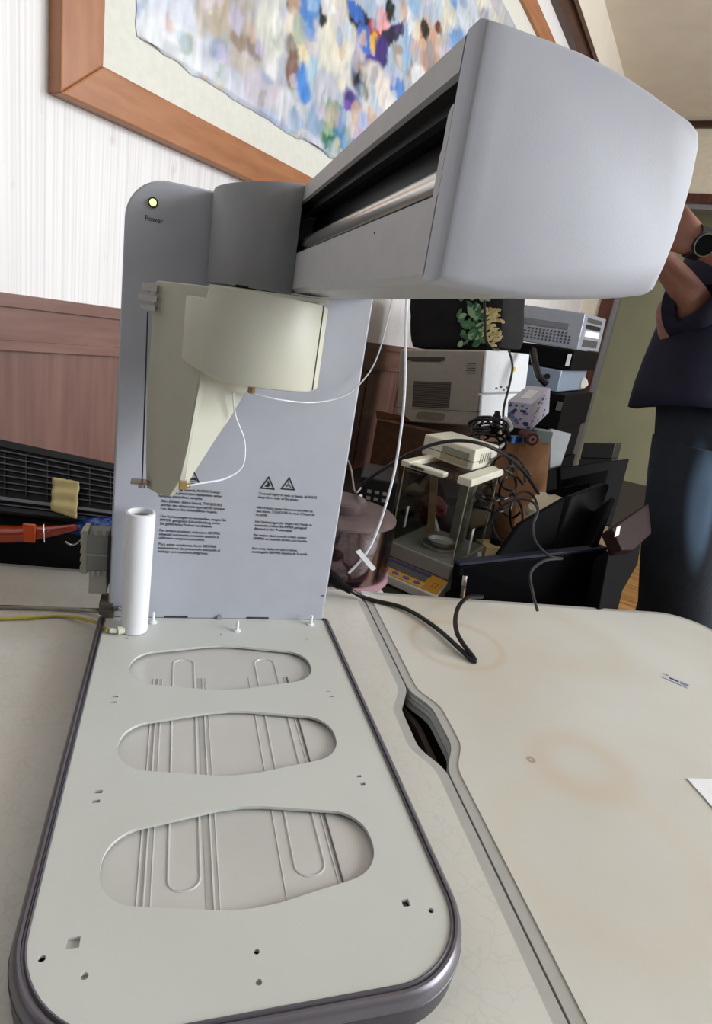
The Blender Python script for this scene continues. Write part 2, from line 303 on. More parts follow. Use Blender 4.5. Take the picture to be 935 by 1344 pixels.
# ================================================================== FRAMED PAINTING
def painting():
    fs0, fz0 = sz(63, 123); fis, fiz = sz(120, 88); ft = sz(695, 0)[1]; fti = sz(675, 0)[1]; fs1 = sz(740, 60)[0]
    fw = fis-fs0; fh = fiz-fz0
    root = empty('framed_painting', wp((fs0+fs1)/2, fz0, .02), 'large abstract impasto painting on white mat in an orange wood frame on the striped wall', 'painting')
    wd = wood('orange_frame_wood', '#ad7650', '#98623e', .4, (8, 40, 1)); wd2 = wood('orange_frame_wood_upright', '#ab7551', '#966140', .4, (40, 8, 1))
    for k, (a, m, e) in enumerate((((fs0, fs1, fz0, fiz), wd, 0), ((fs0, fs1, fti, ft), wd, 0), ((fs0, fis, fz0, ft), wd2, 1), ((fs1-fw, fs1, fz0, ft), wd2, 1))):
        b = BM(); x0, x1, z0_, z1_ = a
        if e == 0:
            up = k == 0; zi, zo = (z1_, z0_) if up else (z0_, z1_)
            P = [(x0, zo), (x1, zo), (x1-fw, zi), (x0+fw, zi)]
        else:
            xo, xi = (x0, x1) if k == 2 else (x1, x0)
            P = [(xo, z0_), (xi, z0_+fh), (xi, z1_-fh), (xo, z1_)]
        prism(b, [wp(s, z, .035) for s, z in P], NW*.035)
        o = link('frame_rail' if e == 0 else 'frame_stile', b, m, root, bevel=.003, smooth=False); uvproj(o, D1, Z)
    b = BM(); wbox(b, wp, fis-.01, fs1-fw+.01, fiz-.01, fti+.01, .02, .003); link('mat_board', b, M('mat_board', '#dfe0d8', .8), root, smooth=False)
    # paper with deckled edge and colour put down stroke by stroke
    ps0, pz0 = sz(168, 52); pz1 = sz(655, 8)[1]; ps1 = fs1-fw-(ps0-fis)*.8
    pz0 = sz(167, 50)[1]
    nx, nz = 300, 210; b = BM()
    blobs = []
    def bl(x, y, rx, ry, c, ang=0, amt=1.0):
        s, z = sz(x, y); s2, _ = sz(x+rx, y+rx*.55*0); z2 = sz(x, y-ry)[1]
        blobs.append((s, z, abs(s2-s)*1.25, abs(z2-z)*1.25, lin(c), math.radians(ang), amt))
    for a in ((200, 20, 60, 50, '#cfd6e4'), (270, 110, 70, 30, '#c9cfde'), (215, 60, 40, 30, '#dde2e8'), (275, 15, 12, 40, '#b0a184', 0, .7), (255, 20, 10, 30, '#b9aa96', 0, .7), (300, 30, 14, 35, '#a99d88', 0, .6), (322, 65, 10, 14, '#77695f', 0, .8), (300, 55, 10, 10, '#8a7a68', 0, .8),
              (330, 120, 20, 22, '#c6c2cf'), (345, 40, 16, 45, '#cfd0c8'), (372, 8, 8, 14, '#4d423c'), (372, 40, 10, 26, '#d4cdc2'), (371, 62, 9, 16, '#8e8980'), (372, 92, 8, 22, '#7c6055'), (395, 15, 12, 30, '#4b7fc0'), (405, 10, 10, 22, '#5d93cf'), (390, 78, 22, 9, '#d9cda8', -35), (388, 112, 9, 24, '#4a86d2'), (402, 98, 10, 24, '#a9c4d6'),
              (430, 60, 22, 60, '#d6d4c8'), (440, 30, 16, 30, '#cfccbe'), (418, 120, 14, 26, '#b9bcc8'), (412, 20, 5, 16, '#1c1d22'), (463, 30, 15, 15, '#14162a'), (456, 16, 10, 10, '#2f5fb0'), (468, 52, 9, 16, '#3b6cc0'), (482, 40, 7, 12, '#a5242c'), (492, 28, 9, 14, '#d79aa0'), (482, 58, 6, 12, '#d9a83a'), (505, 46, 17, 10, '#221c3c', 30), (520, 34, 12, 8, '#3c2f66', 35), (490, 72, 8, 22, '#3c2c74'), (478, 88, 9, 16, '#4a3a8a'), (464, 105, 13, 22, '#17132c'), (452, 132, 11, 13, '#43307c'), (447, 140, 7, 7, '#6b4fa5'),
              (502, 15, 6, 14, '#15191c'), (488, 115, 22, 24, '#cfcac6'), (495, 125, 12, 20, '#d9d2cc'), (520, 80, 14, 14, '#9a8f88'), (517, 82, 7, 8, '#c3b9b0'), (530, 30, 8, 70, '#8fb4d4'), (513, 118, 10, 14, '#5b86c8'), (555, 70, 20, 36, '#c9a287'), (548, 40, 6, 12, '#2c2320'), (566, 38, 5, 9, '#6b3026'), (556, 88, 16, 14, '#b98a6c'), (590, 30, 12, 44, '#6f9cd0'), (606, 20, 14, 30, '#c2cbd6'), (630, 12, 18, 16, '#d3d2cf'), (575, 10, 20, 14, '#c9cbc4'),
              (432, 158, 17, 20, '#4f8f74'), (418, 168, 9, 18, '#86a98a'), (402, 160, 11, 22, '#93abc8'), (440, 178, 12, 16, '#3f7fa0'), (455, 165, 15, 13, '#b9c2e2'), (470, 160, 13, 11, '#a9b6dc'), (462, 182, 14, 14, '#c0a9cc'), (425, 190, 12, 10, '#35735c'), (448, 190, 9, 10, '#6f8fc9'), (350, 160, 22, 10, '#b5c4dd'), (400, 185, 14, 8, '#c5c9da'), (365, 140, 14, 20, '#cfd2da')): bl(*a)
    random.seed(21)
    for _ in range(150):
        bl(random.uniform(170, 650), random.uniform(-10, 205), random.uniform(3, 9), random.uniform(5, 18), random.choice(['#8fa9cf', '#b7b3cf', '#d9d3bf', '#9fb0a4', '#c9a890', '#7d97c4', '#e3e3e6', '#8a8c98', '#a9c3d9', '#cbbccc']), random.uniform(-40, 40), random.uniform(.4, .8))
    base = lin('#b3b7bf'); VC = {}
    grid = []
    for j in range(nz+1):
        row = []
        for i in range(nx+1):
            s = ps0+(ps1-ps0)*i/nx; z = pz0+(pz1-pz0)*j/nz
            e = noise.noise(V((s*7, z*7, 0)))*.012+noise.noise(V((s*26, z*26, 3)))*.007
            if j == 0: z += e
            if j == nz: z -= e
            if i == 0: s += e
            if i == nx: s -= e
            n1 = noise.noise(V((s*16, z*6, 1))); n2 = noise.noise(V((s*70, z*22, 5))); n3 = noise.noise(V((s*30, z*40, 9)))
            n4 = noise.noise(V((s*5, z*3.5, 21))); c = [base[k]*(1+.30*n1+.26*n2)*(1+(-.25, 0, .22)[k]*n4*1.2) for k in range(3)]; c[2] *= 1+.15*n3
            for (bs_, bz_, rs_, rz_, cc, an, am) in blobs:
                dx = s-bs_+n3*.012; dz = z-bz_+n2*.012
                if abs(dx) > 2*rs_+2*rz_ or abs(dz) > 2*rs_+2*rz_: continue
                xx = dx*math.cos(an)+dz*math.sin(an); zz = -dx*math.sin(an)+dz*math.cos(an)
                q = (xx/rs_)**2+(zz/rz_)**2+n3*.45+n1*.3
                f = max(0, min(1, (1.15-q)*1.8))*am
                if f > 0: c = [c[k]*(1-f)+cc[k]*(1+.35*n2)*f for k in range(3)]
            edge = (i in (0, nx) or j in (0, nz))
            h = 0 if edge else .006+.004*(n2+n3*.8)+.002*n1
            v = b.verts.new(wp(s, z, .022+h)); VC[len(grid)*(nx+1)+i] = [max(0, min(1, t)) for t in c]+[1]; row.append(v)
        grid.append(row)
    for j in range(nz):
        for i in range(nx): b.faces.new((grid[j][i], grid[j][i+1], grid[j+1][i+1], grid[j+1][i]))
    pm = M('impasto_paint', '#c9ccd0', .45, n=False); nt = pm.node_tree
    at_ = nt.nodes.new('ShaderNodeVertexColor'); at_.layer_name = 'paint'; nt.links.new(at_.outputs[0], nt.nodes['Principled BSDF'].inputs['Base Color'])
    o = link('painted_paper', b, pm, root, smooth=True, angle=80)
    ca = o.data.color_attributes.new('paint', 'FLOAT_COLOR', 'POINT')
    for k, c in VC.items(): ca.data[k].color = c
    adopt(root)
painting()

# ================================================================== TABLES
TZ = -.030
def seam(y): return .403+.06*y
def bumpf(y, a=-.15, c=-.215, wd=.045, h=.021):
    d = abs(y-c)
    return h*(1 if d < .028 else 0 if d > .085 else .5*(1+math.cos(math.pi*(d-.028)/.057)))
def lam(name, crack, stains):
    m = M(name, '#cfcfca', .38, n=False); nt = m.node_tree; b = nt.nodes['Principled BSDF']
    tc = nt.nodes['Texture Coordinate']
    t = nt.nodes.new('ShaderNodeTexNoise'); t.inputs['Scale'].default_value = 2.6; t.inputs['Detail'].default_value = 5; nt.links.new(tc.outputs['Object'], t.inputs[0])
    r = nt.nodes.new('ShaderNodeValToRGB'); r.color_ramp.elements[0].position = .38; r.color_ramp.elements[0].color = lin('#cfcfca'); r.color_ramp.elements[1].position = .72; r.color_ramp.elements[1].color = lin('#c4c0b6'); nt.links.new(t.outputs[0], r.inputs[0])
    vo = nt.nodes.new('ShaderNodeTexVoronoi'); vo.feature = 'DISTANCE_TO_EDGE'; vo.inputs['Scale'].default_value = 42
    n2 = nt.nodes.new('ShaderNodeTexNoise'); n2.inputs['Scale'].default_value = 30; nt.links.new(tc.outputs['Object'], n2.inputs[0])
    ad = nt.nodes.new('ShaderNodeMixRGB'); ad.inputs[0].default_value = .06; nt.links.new(tc.outputs['Object'], ad.inputs[1]); nt.links.new(n2.outputs['Color'], ad.inputs[2]); nt.links.new(ad.outputs[0], vo.inputs['Vector'])
    mr = nt.nodes.new('ShaderNodeMapRange'); mr.inputs[1].default_value = 0; mr.inputs[2].default_value = .05; mr.inputs[3].default_value = crack; mr.inputs[4].default_value = 0; nt.links.new(vo.outputs['Distance'], mr.inputs[0])
    mx = nt.nodes.new('ShaderNodeMix'); mx.data_type = 'RGBA'; mx.inputs[7].default_value = lin('#8f8c80'); nt.links.new(mr.outputs[0], mx.inputs[0]); nt.links.new(r.outputs[0], mx.inputs[6])
    last = mx.outputs[2]
    for (x, y, rad, wid, col, am) in stains:      # ring shaped or round brown stains
        sp = nt.nodes.new('ShaderNodeVectorMath'); sp.operation = 'DISTANCE'; sp.inputs[1].default_value = (x, y, 0); 
        wb = nt.nodes.new('ShaderNodeVectorMath'); wb.operation = 'MULTIPLY'; wb.inputs[1].default_value = (1, 1, 0); nt.links.new(tc.outputs['Object'], wb.inputs[0]); nt.links.new(wb.outputs[0], sp.inputs[0])
        nn = nt.nodes.new('ShaderNodeMath'); nn.operation = 'MULTIPLY_ADD'; nn.inputs[1].default_value = wid*1.2; nt.links.new(t.outputs[0], nn.inputs[0]); nt.links.new(sp.outputs['Value'], nn.inputs[2])
        su = nt.nodes.new('ShaderNodeMath'); su.operation = 'SUBTRACT'; su.inputs[1].default_value = rad+wid*.6; nt.links.new(nn.outputs[0], su.inputs[0])
        ab = nt.nodes.new('ShaderNodeMath'); ab.operation = 'ABSOLUTE'; nt.links.new(su.outputs[0], ab.inputs[0])
        m2 = nt.nodes.new('ShaderNodeMapRange'); m2.interpolation_type = 'SMOOTHSTEP'; m2.inputs[1].default_value = 0; m2.inputs[2].default_value = wid; m2.inputs[3].default_value = am; m2.inputs[4].default_value = 0; nt.links.new(ab.outputs[0], m2.inputs[0])
        x2 = nt.nodes.new('ShaderNodeMix'); x2.data_type = 'RGBA'; x2.inputs[7].default_value = lin(col); nt.links.new(m2.outputs[0], x2.inputs[0]); nt.links.new(last, x2.inputs[6]); last = x2.outputs[2]
    nt.links.new(last, b.inputs['Base Color']); return m
band = M('grey_edge_band', '#b3b3b0', .4, .15); bandd = M('dark_edge_underside', '#2b2321', .6)
ys = [y/100 for y in range(-140, 13)]
def seam_line(side, off):    # side -1 left table, +1 right
    return [(seam(y)+side*(off+bumpf(y)), y) for y in ys]
def table(side, name, label, mat, outer_far, outer_rest):
    root = empty(name, (0.5*side+.4, -.4, FLOOR), label, 'table')
    def poly(off):
        s = seam_line(side, .0012+off)
        return s+[(q[0]-q[2]*off, q[1]-q[3]*off) for q in outer_rest] if True else s
    top = poly(.0125); ed = poly(0)
    if side < 0: pass
    b = BM(); prism(b, [(x, y, TZ-.022) for x, y in top], (0, 0, .0225)); link('table_top', b, mat, root, smooth=False)
    b = BM(); n = len(ed)
    for z0_, z1_, o0 in ((TZ-.026, TZ, 0),):
        R = []
        for prof in ((0, TZ-.0006), (1, TZ-.0006), (1, TZ-.004), (.9, TZ-.006), (1, TZ-.009), (.85, TZ-.012), (1, TZ-.016), (.9, TZ-.020), (1, TZ-.026), (0, TZ-.026)):
            R.append([(t[0]+(e[0]-t[0])*prof[0], t[1]+(e[1]-t[1])*prof[0], prof[1]) for t, e in zip(top, ed)])
        loft(b, [[V(p) for p in r] for r in R], cap=False)
    link('edge_band', b, band, root, smooth=False)
    return root
outl = [(.4, .179, 0, 1), (.0, .212, 0, 1), (-.3, .2475, 0, 1), (-1.3, .36, 0, 1), (-1.3, -1.4, -1, 0), (.3, -1.4, 0, -1)]
# right table: far edge with a rounded far right corner
pA = on(500, 778, 2, TZ); pB = on(850, 802, 2, TZ); dr = (pB-pA).normalized(); nr = V((-dr.y, dr.x, 0)); rc = .085
cornr = on(935, 826, 2, TZ)
ctr = pB+dr*.02-nr*rc
arc = []
for k in range(9):
    a = math.pi/2-math.pi/2*k/8*.96; d = dr*math.cos(a)+nr*math.sin(a); arc.append((ctr.x+d.x*rc, ctr.y+d.y*rc, d.x, d.y))
outr = [(seam(.165)+.0012, pA.y+.006, .3, 1)]+[(pA.x+.1, (pA+dr*.1).y, 0, 1)]+arc+[(arc[-1][0]-.08, -1.4, 1, 0), (.4, -1.4, 0, -1)]
tl = table(-1, 'work_table', 'white laminate table with grey edge band carrying the grey dispensing machine', lam('table_laminate_crackled', .13, [(-.25, -.1, .05, .04, '#bdb6a2', .4)]), 0, outl)
tr = table(1, 'work_table', 'stained white laminate table with rounded corner, to the right of the long gap', lam('table_laminate_stained', .0, [(.525, -.02, .075, .012, '#bfa884', .4), (.52, .10, .045, .05, '#c3b495', .35), (.56, -.3, .05, .035, '#c6b094', .3), (.50, -.285, .004, .004, '#8b7060', .7), (.72, .0, .10, .05, '#c6bca6', .25), (.5, -.42, .1, .03, '#cabda8', .2)]), 0, outr)
for root, legs in ((tl, [(-1.1, -1.2), (.25, -1.2), (-1.0, .2), (.3, .08)]), (tr, [(.5, -1.2), (1.0, -1.2), (.55, .05), (.98, -.05)])):
    for x, y in legs:
        b = BM(); cyl(b, (x, y, FLOOR), (x, y, TZ-.024), .016, 16); cyl(b, (x, y, FLOOR), (x, y, FLOOR+.02), .021, 16); link('leg', b, steeld, root)
for root, sd in ((tl, -1), (tr, 1)):
    b = BM(); pts = [(seam(-1.3)+sd*(.03), -1.3), (seam(.09)+sd*.03, .09), (seam(.09)+sd*.05, .09), (seam(-1.3)+sd*.05, -1.3)]; prism(b, [(x, y, TZ-.026) for x, y in pts], (0, 0, -.11)); link('apron', b, M('gap_dark_fill', '#1d1714', .7), root, smooth=False)  # dark aprons added to keep the gap between the tops dark
b = BM(); prism(b, [(seam(-1.3)+.002, -1.3, TZ-.136), (seam(.09)+.002, .09, TZ-.136), (seam(.09)+.05, .09, TZ-.136), (seam(-1.3)+.05, -1.3, TZ-.136)], (0, 0, -.01)); link('under_tray', b, M('gap_dark_fill'), tr, smooth=False)  # added dark sheet that hides the lit floor below the gap
# ribbed hand-hold strip in the gap of the two tops
b = BM()
for k in range(5):
    z = TZ-.03-.006*k
    P = [(seam(y)+bumpf(y)*.55-.004+.0022*k, y, z) for y in [-.29+.01*i for i in range(17)]]
    tube(b, P, .004, 6)
link('ribbed_strip', b, M('dark_ribbed_rubber', '#3b302c', .6), tr)
adopt(tl); adopt(tr)

# ================================================================== LOWER BENCH behind the tables
BZ = -.09
A1 = on(806, 800, 2, BZ); A1.y = max(A1.y, .15)
b = BM(); q = [V((-.62, .40, BZ)), V((-.1, .275, BZ)), V((.42, .215, BZ)), V((.93, .165, BZ)), V((1.0, .22, BZ))]
e1 = V((1.0, .22, BZ))+D1*1.95; wl = wp(0, 0, .06)
def onwall(P, o=.05):
    return P+NW*((K-P).dot(NW)-o)
q += [e1, onwall(e1), onwall(V((-.62, .40, BZ)))]
for p in q: p.z = BZ
bench = empty('work_bench', (.9, .9, FLOOR), 'dark low bench carrying the clutter of equipment behind the white tables', 'bench')
prism(b, [p-Z*.03 for p in q], Z*.03); link('bench_top', b, wood('dark_bench_wood', '#2a211c', '#1c1512', .6), bench, smooth=False)
for P in (V((-.55, .45, 0)), V((.45, .28, 0)), V((.92, .25, 0)), e1-D1*.08+NW*.08, onwall(e1)-D1*.1-NW*.1):
    b = BM(); box(b, P.x-.025, P.x+.025, P.y-.025, P.y+.025, FLOOR, BZ-.03); link('leg', b, blackm, bench, smooth=False)
adopt(bench)

# ================================================================== THE DISPENSING MACHINE
mach = empty('liquid_handler', (.145, -.25, TZ), 'grey and white laboratory liquid handler with upright panel and overhead arm on the white table', 'machine')
PX0, PX1, PY0, PY1 = -.0065, .3005, -.5225, .0
outer = rpoly(PX0, PX1, PY0, PY1, (.075, .062, .004, .004), 14)
def window(cy, n=7):
    hx, he, hc, r = .1115, .037, .050, .034
    P = []
    # right side rounded end, then straight slopes up to the middle apex
    def arc_(cx, cyy, a0, a1):
        return [(cx+r*math.cos(math.radians(a0+(a1-a0)*k/n)), cyy+r*math.sin(math.radians(a0+(a1-a0)*k/n))) for k in range(n+1)]
    X = .1445
    P += arc_(X+hx-r, cy-he+r, -85, 0)+arc_(X+hx-r, cy+he-r, 0, 85)
    P += [(X+.02, cy+hc-.0015), (X, cy+hc), (X-.02, cy+hc-.0015)]
    P += arc_(X-hx+r, cy+he-r, 95, 180)+arc_(X-hx+r, cy-he+r, 180, 265)
    P += [(X-.02, cy-hc+.0015), (X, cy-hc), (X+.02, cy-hc+.0015)]
    return P
def rect(cx, cy, w_, h_): return [(cx-w_/2, cy-h_/2), (cx+w_/2, cy-h_/2), (cx+w_/2, cy+h_/2), (cx-w_/2, cy+h_/2)]
def circ(cx, cy, r, n=14): return [(cx+r*math.cos(2*math.pi*k/n), cy+r*math.sin(2*math.pi*k/n)) for k in range(n)]
holes = [window(-.1235), window(-.2625), window(-.4015)]
holes += [rect(.0225, -.181, .0062, .003), rect(.0218, -.191, .0066, .003), rect(.2665, -.181, .005, .0016), rect(.2685, -.1915, .006, .002), rect(.0222, -.3215, .0065, .0036), rect(.0215, -.3325, .0065, .0036), rect(.266, -.3245, .005, .003), rect(.267, -.335, .005, .003),
          rect(.0225, -.459, .0085, .008), rect(.266, -.4638, .0062, .0062), rect(.0232, -.0565, .0062, .0025), rect(.264, -.0569, .005, .002), circ(.0049, -.467, .0024), circ(.2842, -.4729, .0022), circ(.1448, -.4841, .0021), circ(.033, -.4828, .0024), circ(.144, -.5047, .0022), circ(.1448, -.044, .0012)]
platem = M('deck_plate_enamel', '#cbcecb', .42, n=(5, '#c4c6c0', .7))
b = BM(); holed(b, outer, holes, -.003, 0); link('deck_plate', b, platem, mach, smooth=False)
# blanks sitting just under the small holes
for (cx, cy, w_, h_) in ((.0225, -.459, .012, .012), (.0222, -.327, .014, .02), (.0222, -.186, .014, .02), (.033, -.4828, .008, .008), (.144, -.5047, .008, .008), (.0232, -.0565, .01, .006)):
    b = BM(); box(b, cx-w_/2, cx+w_/2, cy-h_/2, cy+h_/2, -.0060, -.0032)
    link('hole_blank', b, M('grey_blank', '#bdbdb8', .6), mach, smooth=False)
for (cx, cy, w_, h_) in ((.0049, -.467, .009, .009), (.2842, -.4729, .009, .009), (.1448, -.4841, .009, .009), (.1448, -.044, .006, .006), (.267, -.4648, .014, .012), (.267, -.33, .012, .02), (.267, -.186, .012, .02)):
    b = BM(); box(b, cx-w_/2, cx+w_/2, cy-h_/2, cy+h_/2, -.012, -.0095); link('dark_recess', b, blackm, mach, smooth=False)
# frame rim: concentric lips of a grey extrusion round the plate
def ring(off, z):
    r = (.075+off, .062+off, .004, .004)
    return [V((x, y, z)) for x, y in rpoly(PX0-off, PX1+off, PY0-off, PY1+.004, r, 14)]
rimm = M('purple_grey_extrusion', '#6f6c74', .28, .35); rimd = M('dark_grey_skirt', '#45444c', .35, .2)
b = BM(); loft(b, [ring(o, z) for o, z in ((.0, -.004), (.0, .0012), (.0012, .0018), (.0022, .0004), (.0024, -.0012), (.0036, -.0012), (.0040, .0008), (.0060, .0010), (.0085, -.0006), (.0100, -.004), (.0106, -.010))], cap=False)
link('edge_rim', b, rimm, mach)
b = BM(); loft(b, [ring(o, z) for o, z in ((.0106, -.010), (.0112, -.0105), (.0112, -.013), (.0104, -.0135), (.010, -.0295), (.0, -.0295), (.0, -.006))], cap=False)
link('base_skirt', b, rimd, mach)
# clear moulded insert showing through the three openings
insm = M('clear_tray_plastic', '#c9c8c6', .16, n=(7, '#bdbcb9', .8), spec=.6)
b = BM(); box(b, .020, .269, -.47, -.07, -.0085, -.0062); link('clear_insert', b, insm, mach, smooth=False)
def slotring(bm, x0, x1, y0, y1, z, r):
    P = [V((x, y, z)) for x, y in rpoly(x0, x1, y0, y1, (x1-x0)/2*.9, 8)]
    tube(bm, P, r, 8, closed=True)
for x0, x1 in ((.0835, .1085), (.185, .2105)):
    b = BM(); slotring(b, x0, x1, -.425, -.098, -.0064, .0012); link('channel_ridge', b, M('tray_ridge_plastic', '#c6c5c3', .1, spec=.8), mach)
for x, r_ in ((.0615, .0009), (.0665, .0013), (.0715, .0009), (.118, .0013), (.1225, .0009), (.174, .0009), (.2185, .0009)):
    b = BM(); tube(b, [(x, -.462, -.0064), (x, -.14, -.0064)], r_, 6); link('guide_ridge', b, M('tray_ridge_plastic', '#bcbbb9'), mach)
for x0, x1 in ((.064, .0715), (.112, .122)):
    b = BM(); box(b, x0, x1, -.462, -.14, -.0063, -.0059); link('darker_band', b, M('tray_band_plastic', '#b4b3b1', .2), mach, smooth=False)  # darker grey bands along the insert
b = BM(); box(b, .2215, .2228, -.462, -.14, -.0063, -.0050); link('seal_strip', b, M('thin_dark_seal', '#5d5a60', .5), mach, smooth=False)
# ---------------------------------------------------------------- upright panel
PT = .545
ol = rpoly(PX0+.002, .2995, 0, PT+.006, (0, 0, .04, .046), 10)
b = BM(); prism(b, [(x, 0, z-.001) for x, z in ol], (0, .05, 0)); panel = link('back_panel', b, grey, mach, bevel=.0025)
def tp(x, y): return on(x, y, 1, -.0004)
ink = M('warning_ink', '#26262a', .6, n=False)
P = on(201, 266, 1, -.0015)
b = BM(); cyl(b, (P.x, .001, P.z), (P.x, -.0025, P.z), .0055, 20); link('power_light', b, M('power_light_housing', '#20280f', .4), mach)
b = BM(); lathe(b, [(.0, 0), (.0038, 0), (.0038, .001), (.002, .002), (0, .0022)], (0, 0, 0), 18); 
for v in b.verts: v.co = V((P.x+v.co.x, -.0026-v.co.z, P.z+v.co.y))
link('light_lens', b, M('power_lens', '#e8f0b0', .3, emit=('#e9f5a0', 1.6), n=False), mach)
def panel_text(name, s, px, size, xs=.9, spacing=.93):
    P = tp(*px); return text(name, s, ink, frame(P, (1, 0, 0), (0, 0, 1)), size, mach, spacing=spacing, xs=xs)
panel_text('power_caption', 'Power', (190, 289), .0082)
L1 = [("To avoid being injured, ALWAYS wear\nappropriate protection equipment when\nhandling hazardous samples.", (209, 642)), ("Afin d'éviter d'être blessé, TOUJOURS\nporter des vêtements appropriés lorsque\nl'on déplace des échantillons risqués.", (211.5, 659)), ("Um Verletzungen zu vermeiden, tragen Sie\nIMMER geeignete Schutzkleidung wenn\nSie gefährliche Proben handhaben.", (210.5, 679)),
      ("Per evitare incidenti, indossare SEMPRE\nadeguati indumenti protettivi quando si\nutilizzano campioni pericolosi.", (209, 697.5)), ("Para evitar accidentes, llevar SIEMPRE\nequipamiento de protección adecuado al\ntrabajar con muestras peligrosas.", (208, 715.5))]
L2 = [("To avoid injury to eyes or hands, ALWAYS\nkeep them clear of the probe.", (340, 649)), ("Afin d'éviter toutes blessures aux yeux ou\naux mains, TOUJOURS les tenir à l'écart de\nla sonde.", (337.5, 667.5)), ("Um Verletzungen der Augen und Hände zu\nvermeiden, halten Sie IMMER genügend\nAbstand zu der Probennadel.", (335, 686)),
      ("Per evitare danni a occhi e mani, restare\nSEMPRE un ostacolo diretto con il probe.", (333, 703.5)), ("Para evitar daños en ojos y manos,\nmanténgalos SIEMPRE alejados de la sonda.", (331, 721))]
for s, px in L1+L2: panel_text('warning_text', s, px, .0054, .92 if px[0] < 300 else .86, .97)
panel_text('part_number', '270', (421, 783), .004)
def tri_sign(cx, cy, kind):
    P = on(cx, cy, 1, -.0004); s = .0105
    b = BM()
    o3 = [(-s, -s*.8), (s, -s*.8), (0, s)]; i3 = [(-s*.70, -s*.62), (s*.70, -s*.62), (0, s*.68)]
    for k in range(3):
        a, c = o3[k], o3[(k+1) % 3]; d, e = i3[(k+1) % 3], i3[k]
        prism(b, [(P.x+q[0], P.y, P.z+q[1]) for q in (a, c, d, e)], (0, .0003, 0))
    def poly(pts): prism(b, [(P.x+x*s, P.y, P.z+z*s) for x, z in pts], (0, .0003, 0))
    if kind == 'hand':
        poly([(-.4, -.45), (.1, -.5), (.32, -.3), (.1, .25), (-.02, .25), (.03, -.05), (-.12, -.02), (-.1, -.2), (-.3, -.25)]); poly([(-.18, .32), (-.1, .36), (.08, -.1), (.02, -.12)])
    elif kind == 'probe':
        poly([(-.1, .4), (-.02, .42), (.12, -.3), (.05, -.32)]); poly([(-.3, -.3), (-.2, -.42), (.0, -.1), (-.08, 0)]); poly([(.1, -.1), (.16, -.05), (.42, -.45), (.3, -.45)])
    else:
        poly([(-.45, -.3), (-.3, -.05), (.1, .12), (.3, 0), (.45, -.3), (.2, -.22), (-.1, -.2)]); poly([(-.3, -.45), (.4, -.45), (.4, -.36), (-.3, -.36)])
    link('warning_triangle', b, ink, mach, smooth=False)
tri_sign(254, 628, 'eye'); tri_sign(352, 634.5, 'hand'); tri_sign(379, 635.5, 'probe')
# pins and slots along the foot of the panel
for px in ((201, 817), (311, 828), (408, 820)):
    P = on(px[0], px[1], 2, 0); b = BM(); lathe(b, [(0, 0), (.0052, 0), (.0052, .0016), (.0022, .0022), (.002, .013), (.0012, .016), (0, .016)], P, 14); link('locating_pin', b, white, mach)
for a, c in ((215, 246), (323, 352)):
    P = on(a, 816, 1, -.0003); Q = on(c, 817, 1, -.0003); b = BM(); box(b, P.x, Q.x, -.0006, .001, .001, .0035); link('vent_slot', b, greyd, mach, smooth=False)
P = on(288, 818, 1, -.001); b = BM(); cyl(b, (P.x, -.0035, .003), (P.x, 0, .003), .004, 14); link('catch', b, M('catch_grey', '#9a9b9e', .5), mach)
# ---------------------------------------------------------------- rinse tube standing on the plate
TC = V((.0318, -.034, 0)); 
b = BM(); lathe(b, [(0, .001), (.0168, .001), (.0172, .004), (.0176, .12), (.0182, .160), (.0178, .1665), (.0150, .1672), (.0146, .163), (.0142, .05), (0, .05)], TC, 40); rt = link('rinse_tube', b, white, mach)
b = BM(); lathe(b, [(.0125, .155), (.0147, .155), (.0147, .160), (.0125, .160)], TC, 30); link('thread_collar', b, M('brass_grey_insert', '#8c8274', .4, .5), rt)
b = BM(); cyl(b, (.012, -.047, .006), (.0195, -.044, .006), .0055, 14); cyl(b, (.003, -.047, .006), (.013, -.047, .006), .0035, 12); link('hose_fitting', b, M('clear_fitting', '#d6d8c8', .15, coat=.5), rt)
# ---------------------------------------------------------------- terminal block and sockets on the left flank
tbm = M('terminal_grey', '#7b7c78', .6); tbl = M('terminal_light', '#a9a699', .6)
b = BM(); box(b, -.034, -.006, .005, .045, .066, .116); 
for k in range(3): box(b, -.030+.009*k, -.025+.009*k, .004, .008, .116, .124)
tb = link('terminal_block', b, tbm, mach, bevel=.001)
b = BM()
box(b, -.040, -.0335, .008, .04, .060, .121)
for k in range(5): box(b, -.0425, -.039, .01, .036, .064+.012*k, .070+.012*k)
for k in range(3): box(b, -.028+.008*k, -.0245+.008*k, .004, .007, .058, .066)
box(b, -.034, -.006, .0035, .006, .088, .090)
link('terminal_edge', b, tbl, tb, bevel=.0006)
b = BM(); box(b, -.031, -.008, .01, .035, .030, .066); link('terminal_tab', b, M('terminal_pale', '#b5b2aa', .6), tb, bevel=.001)
b = BM(); box(b, -.0078, -.0045, .0, .05, .05, .118); link('backing_plate', b, blackm, tb, smooth=False)
b = BM(); box(b, -.016, .002, -.002, .03, .004, .022); box(b, -.012, .004, -.004, .0, .0, .012); link('hose_bracket', b, M('amber_grey_bracket', '#6c635b', .35), mach, bevel=.001)
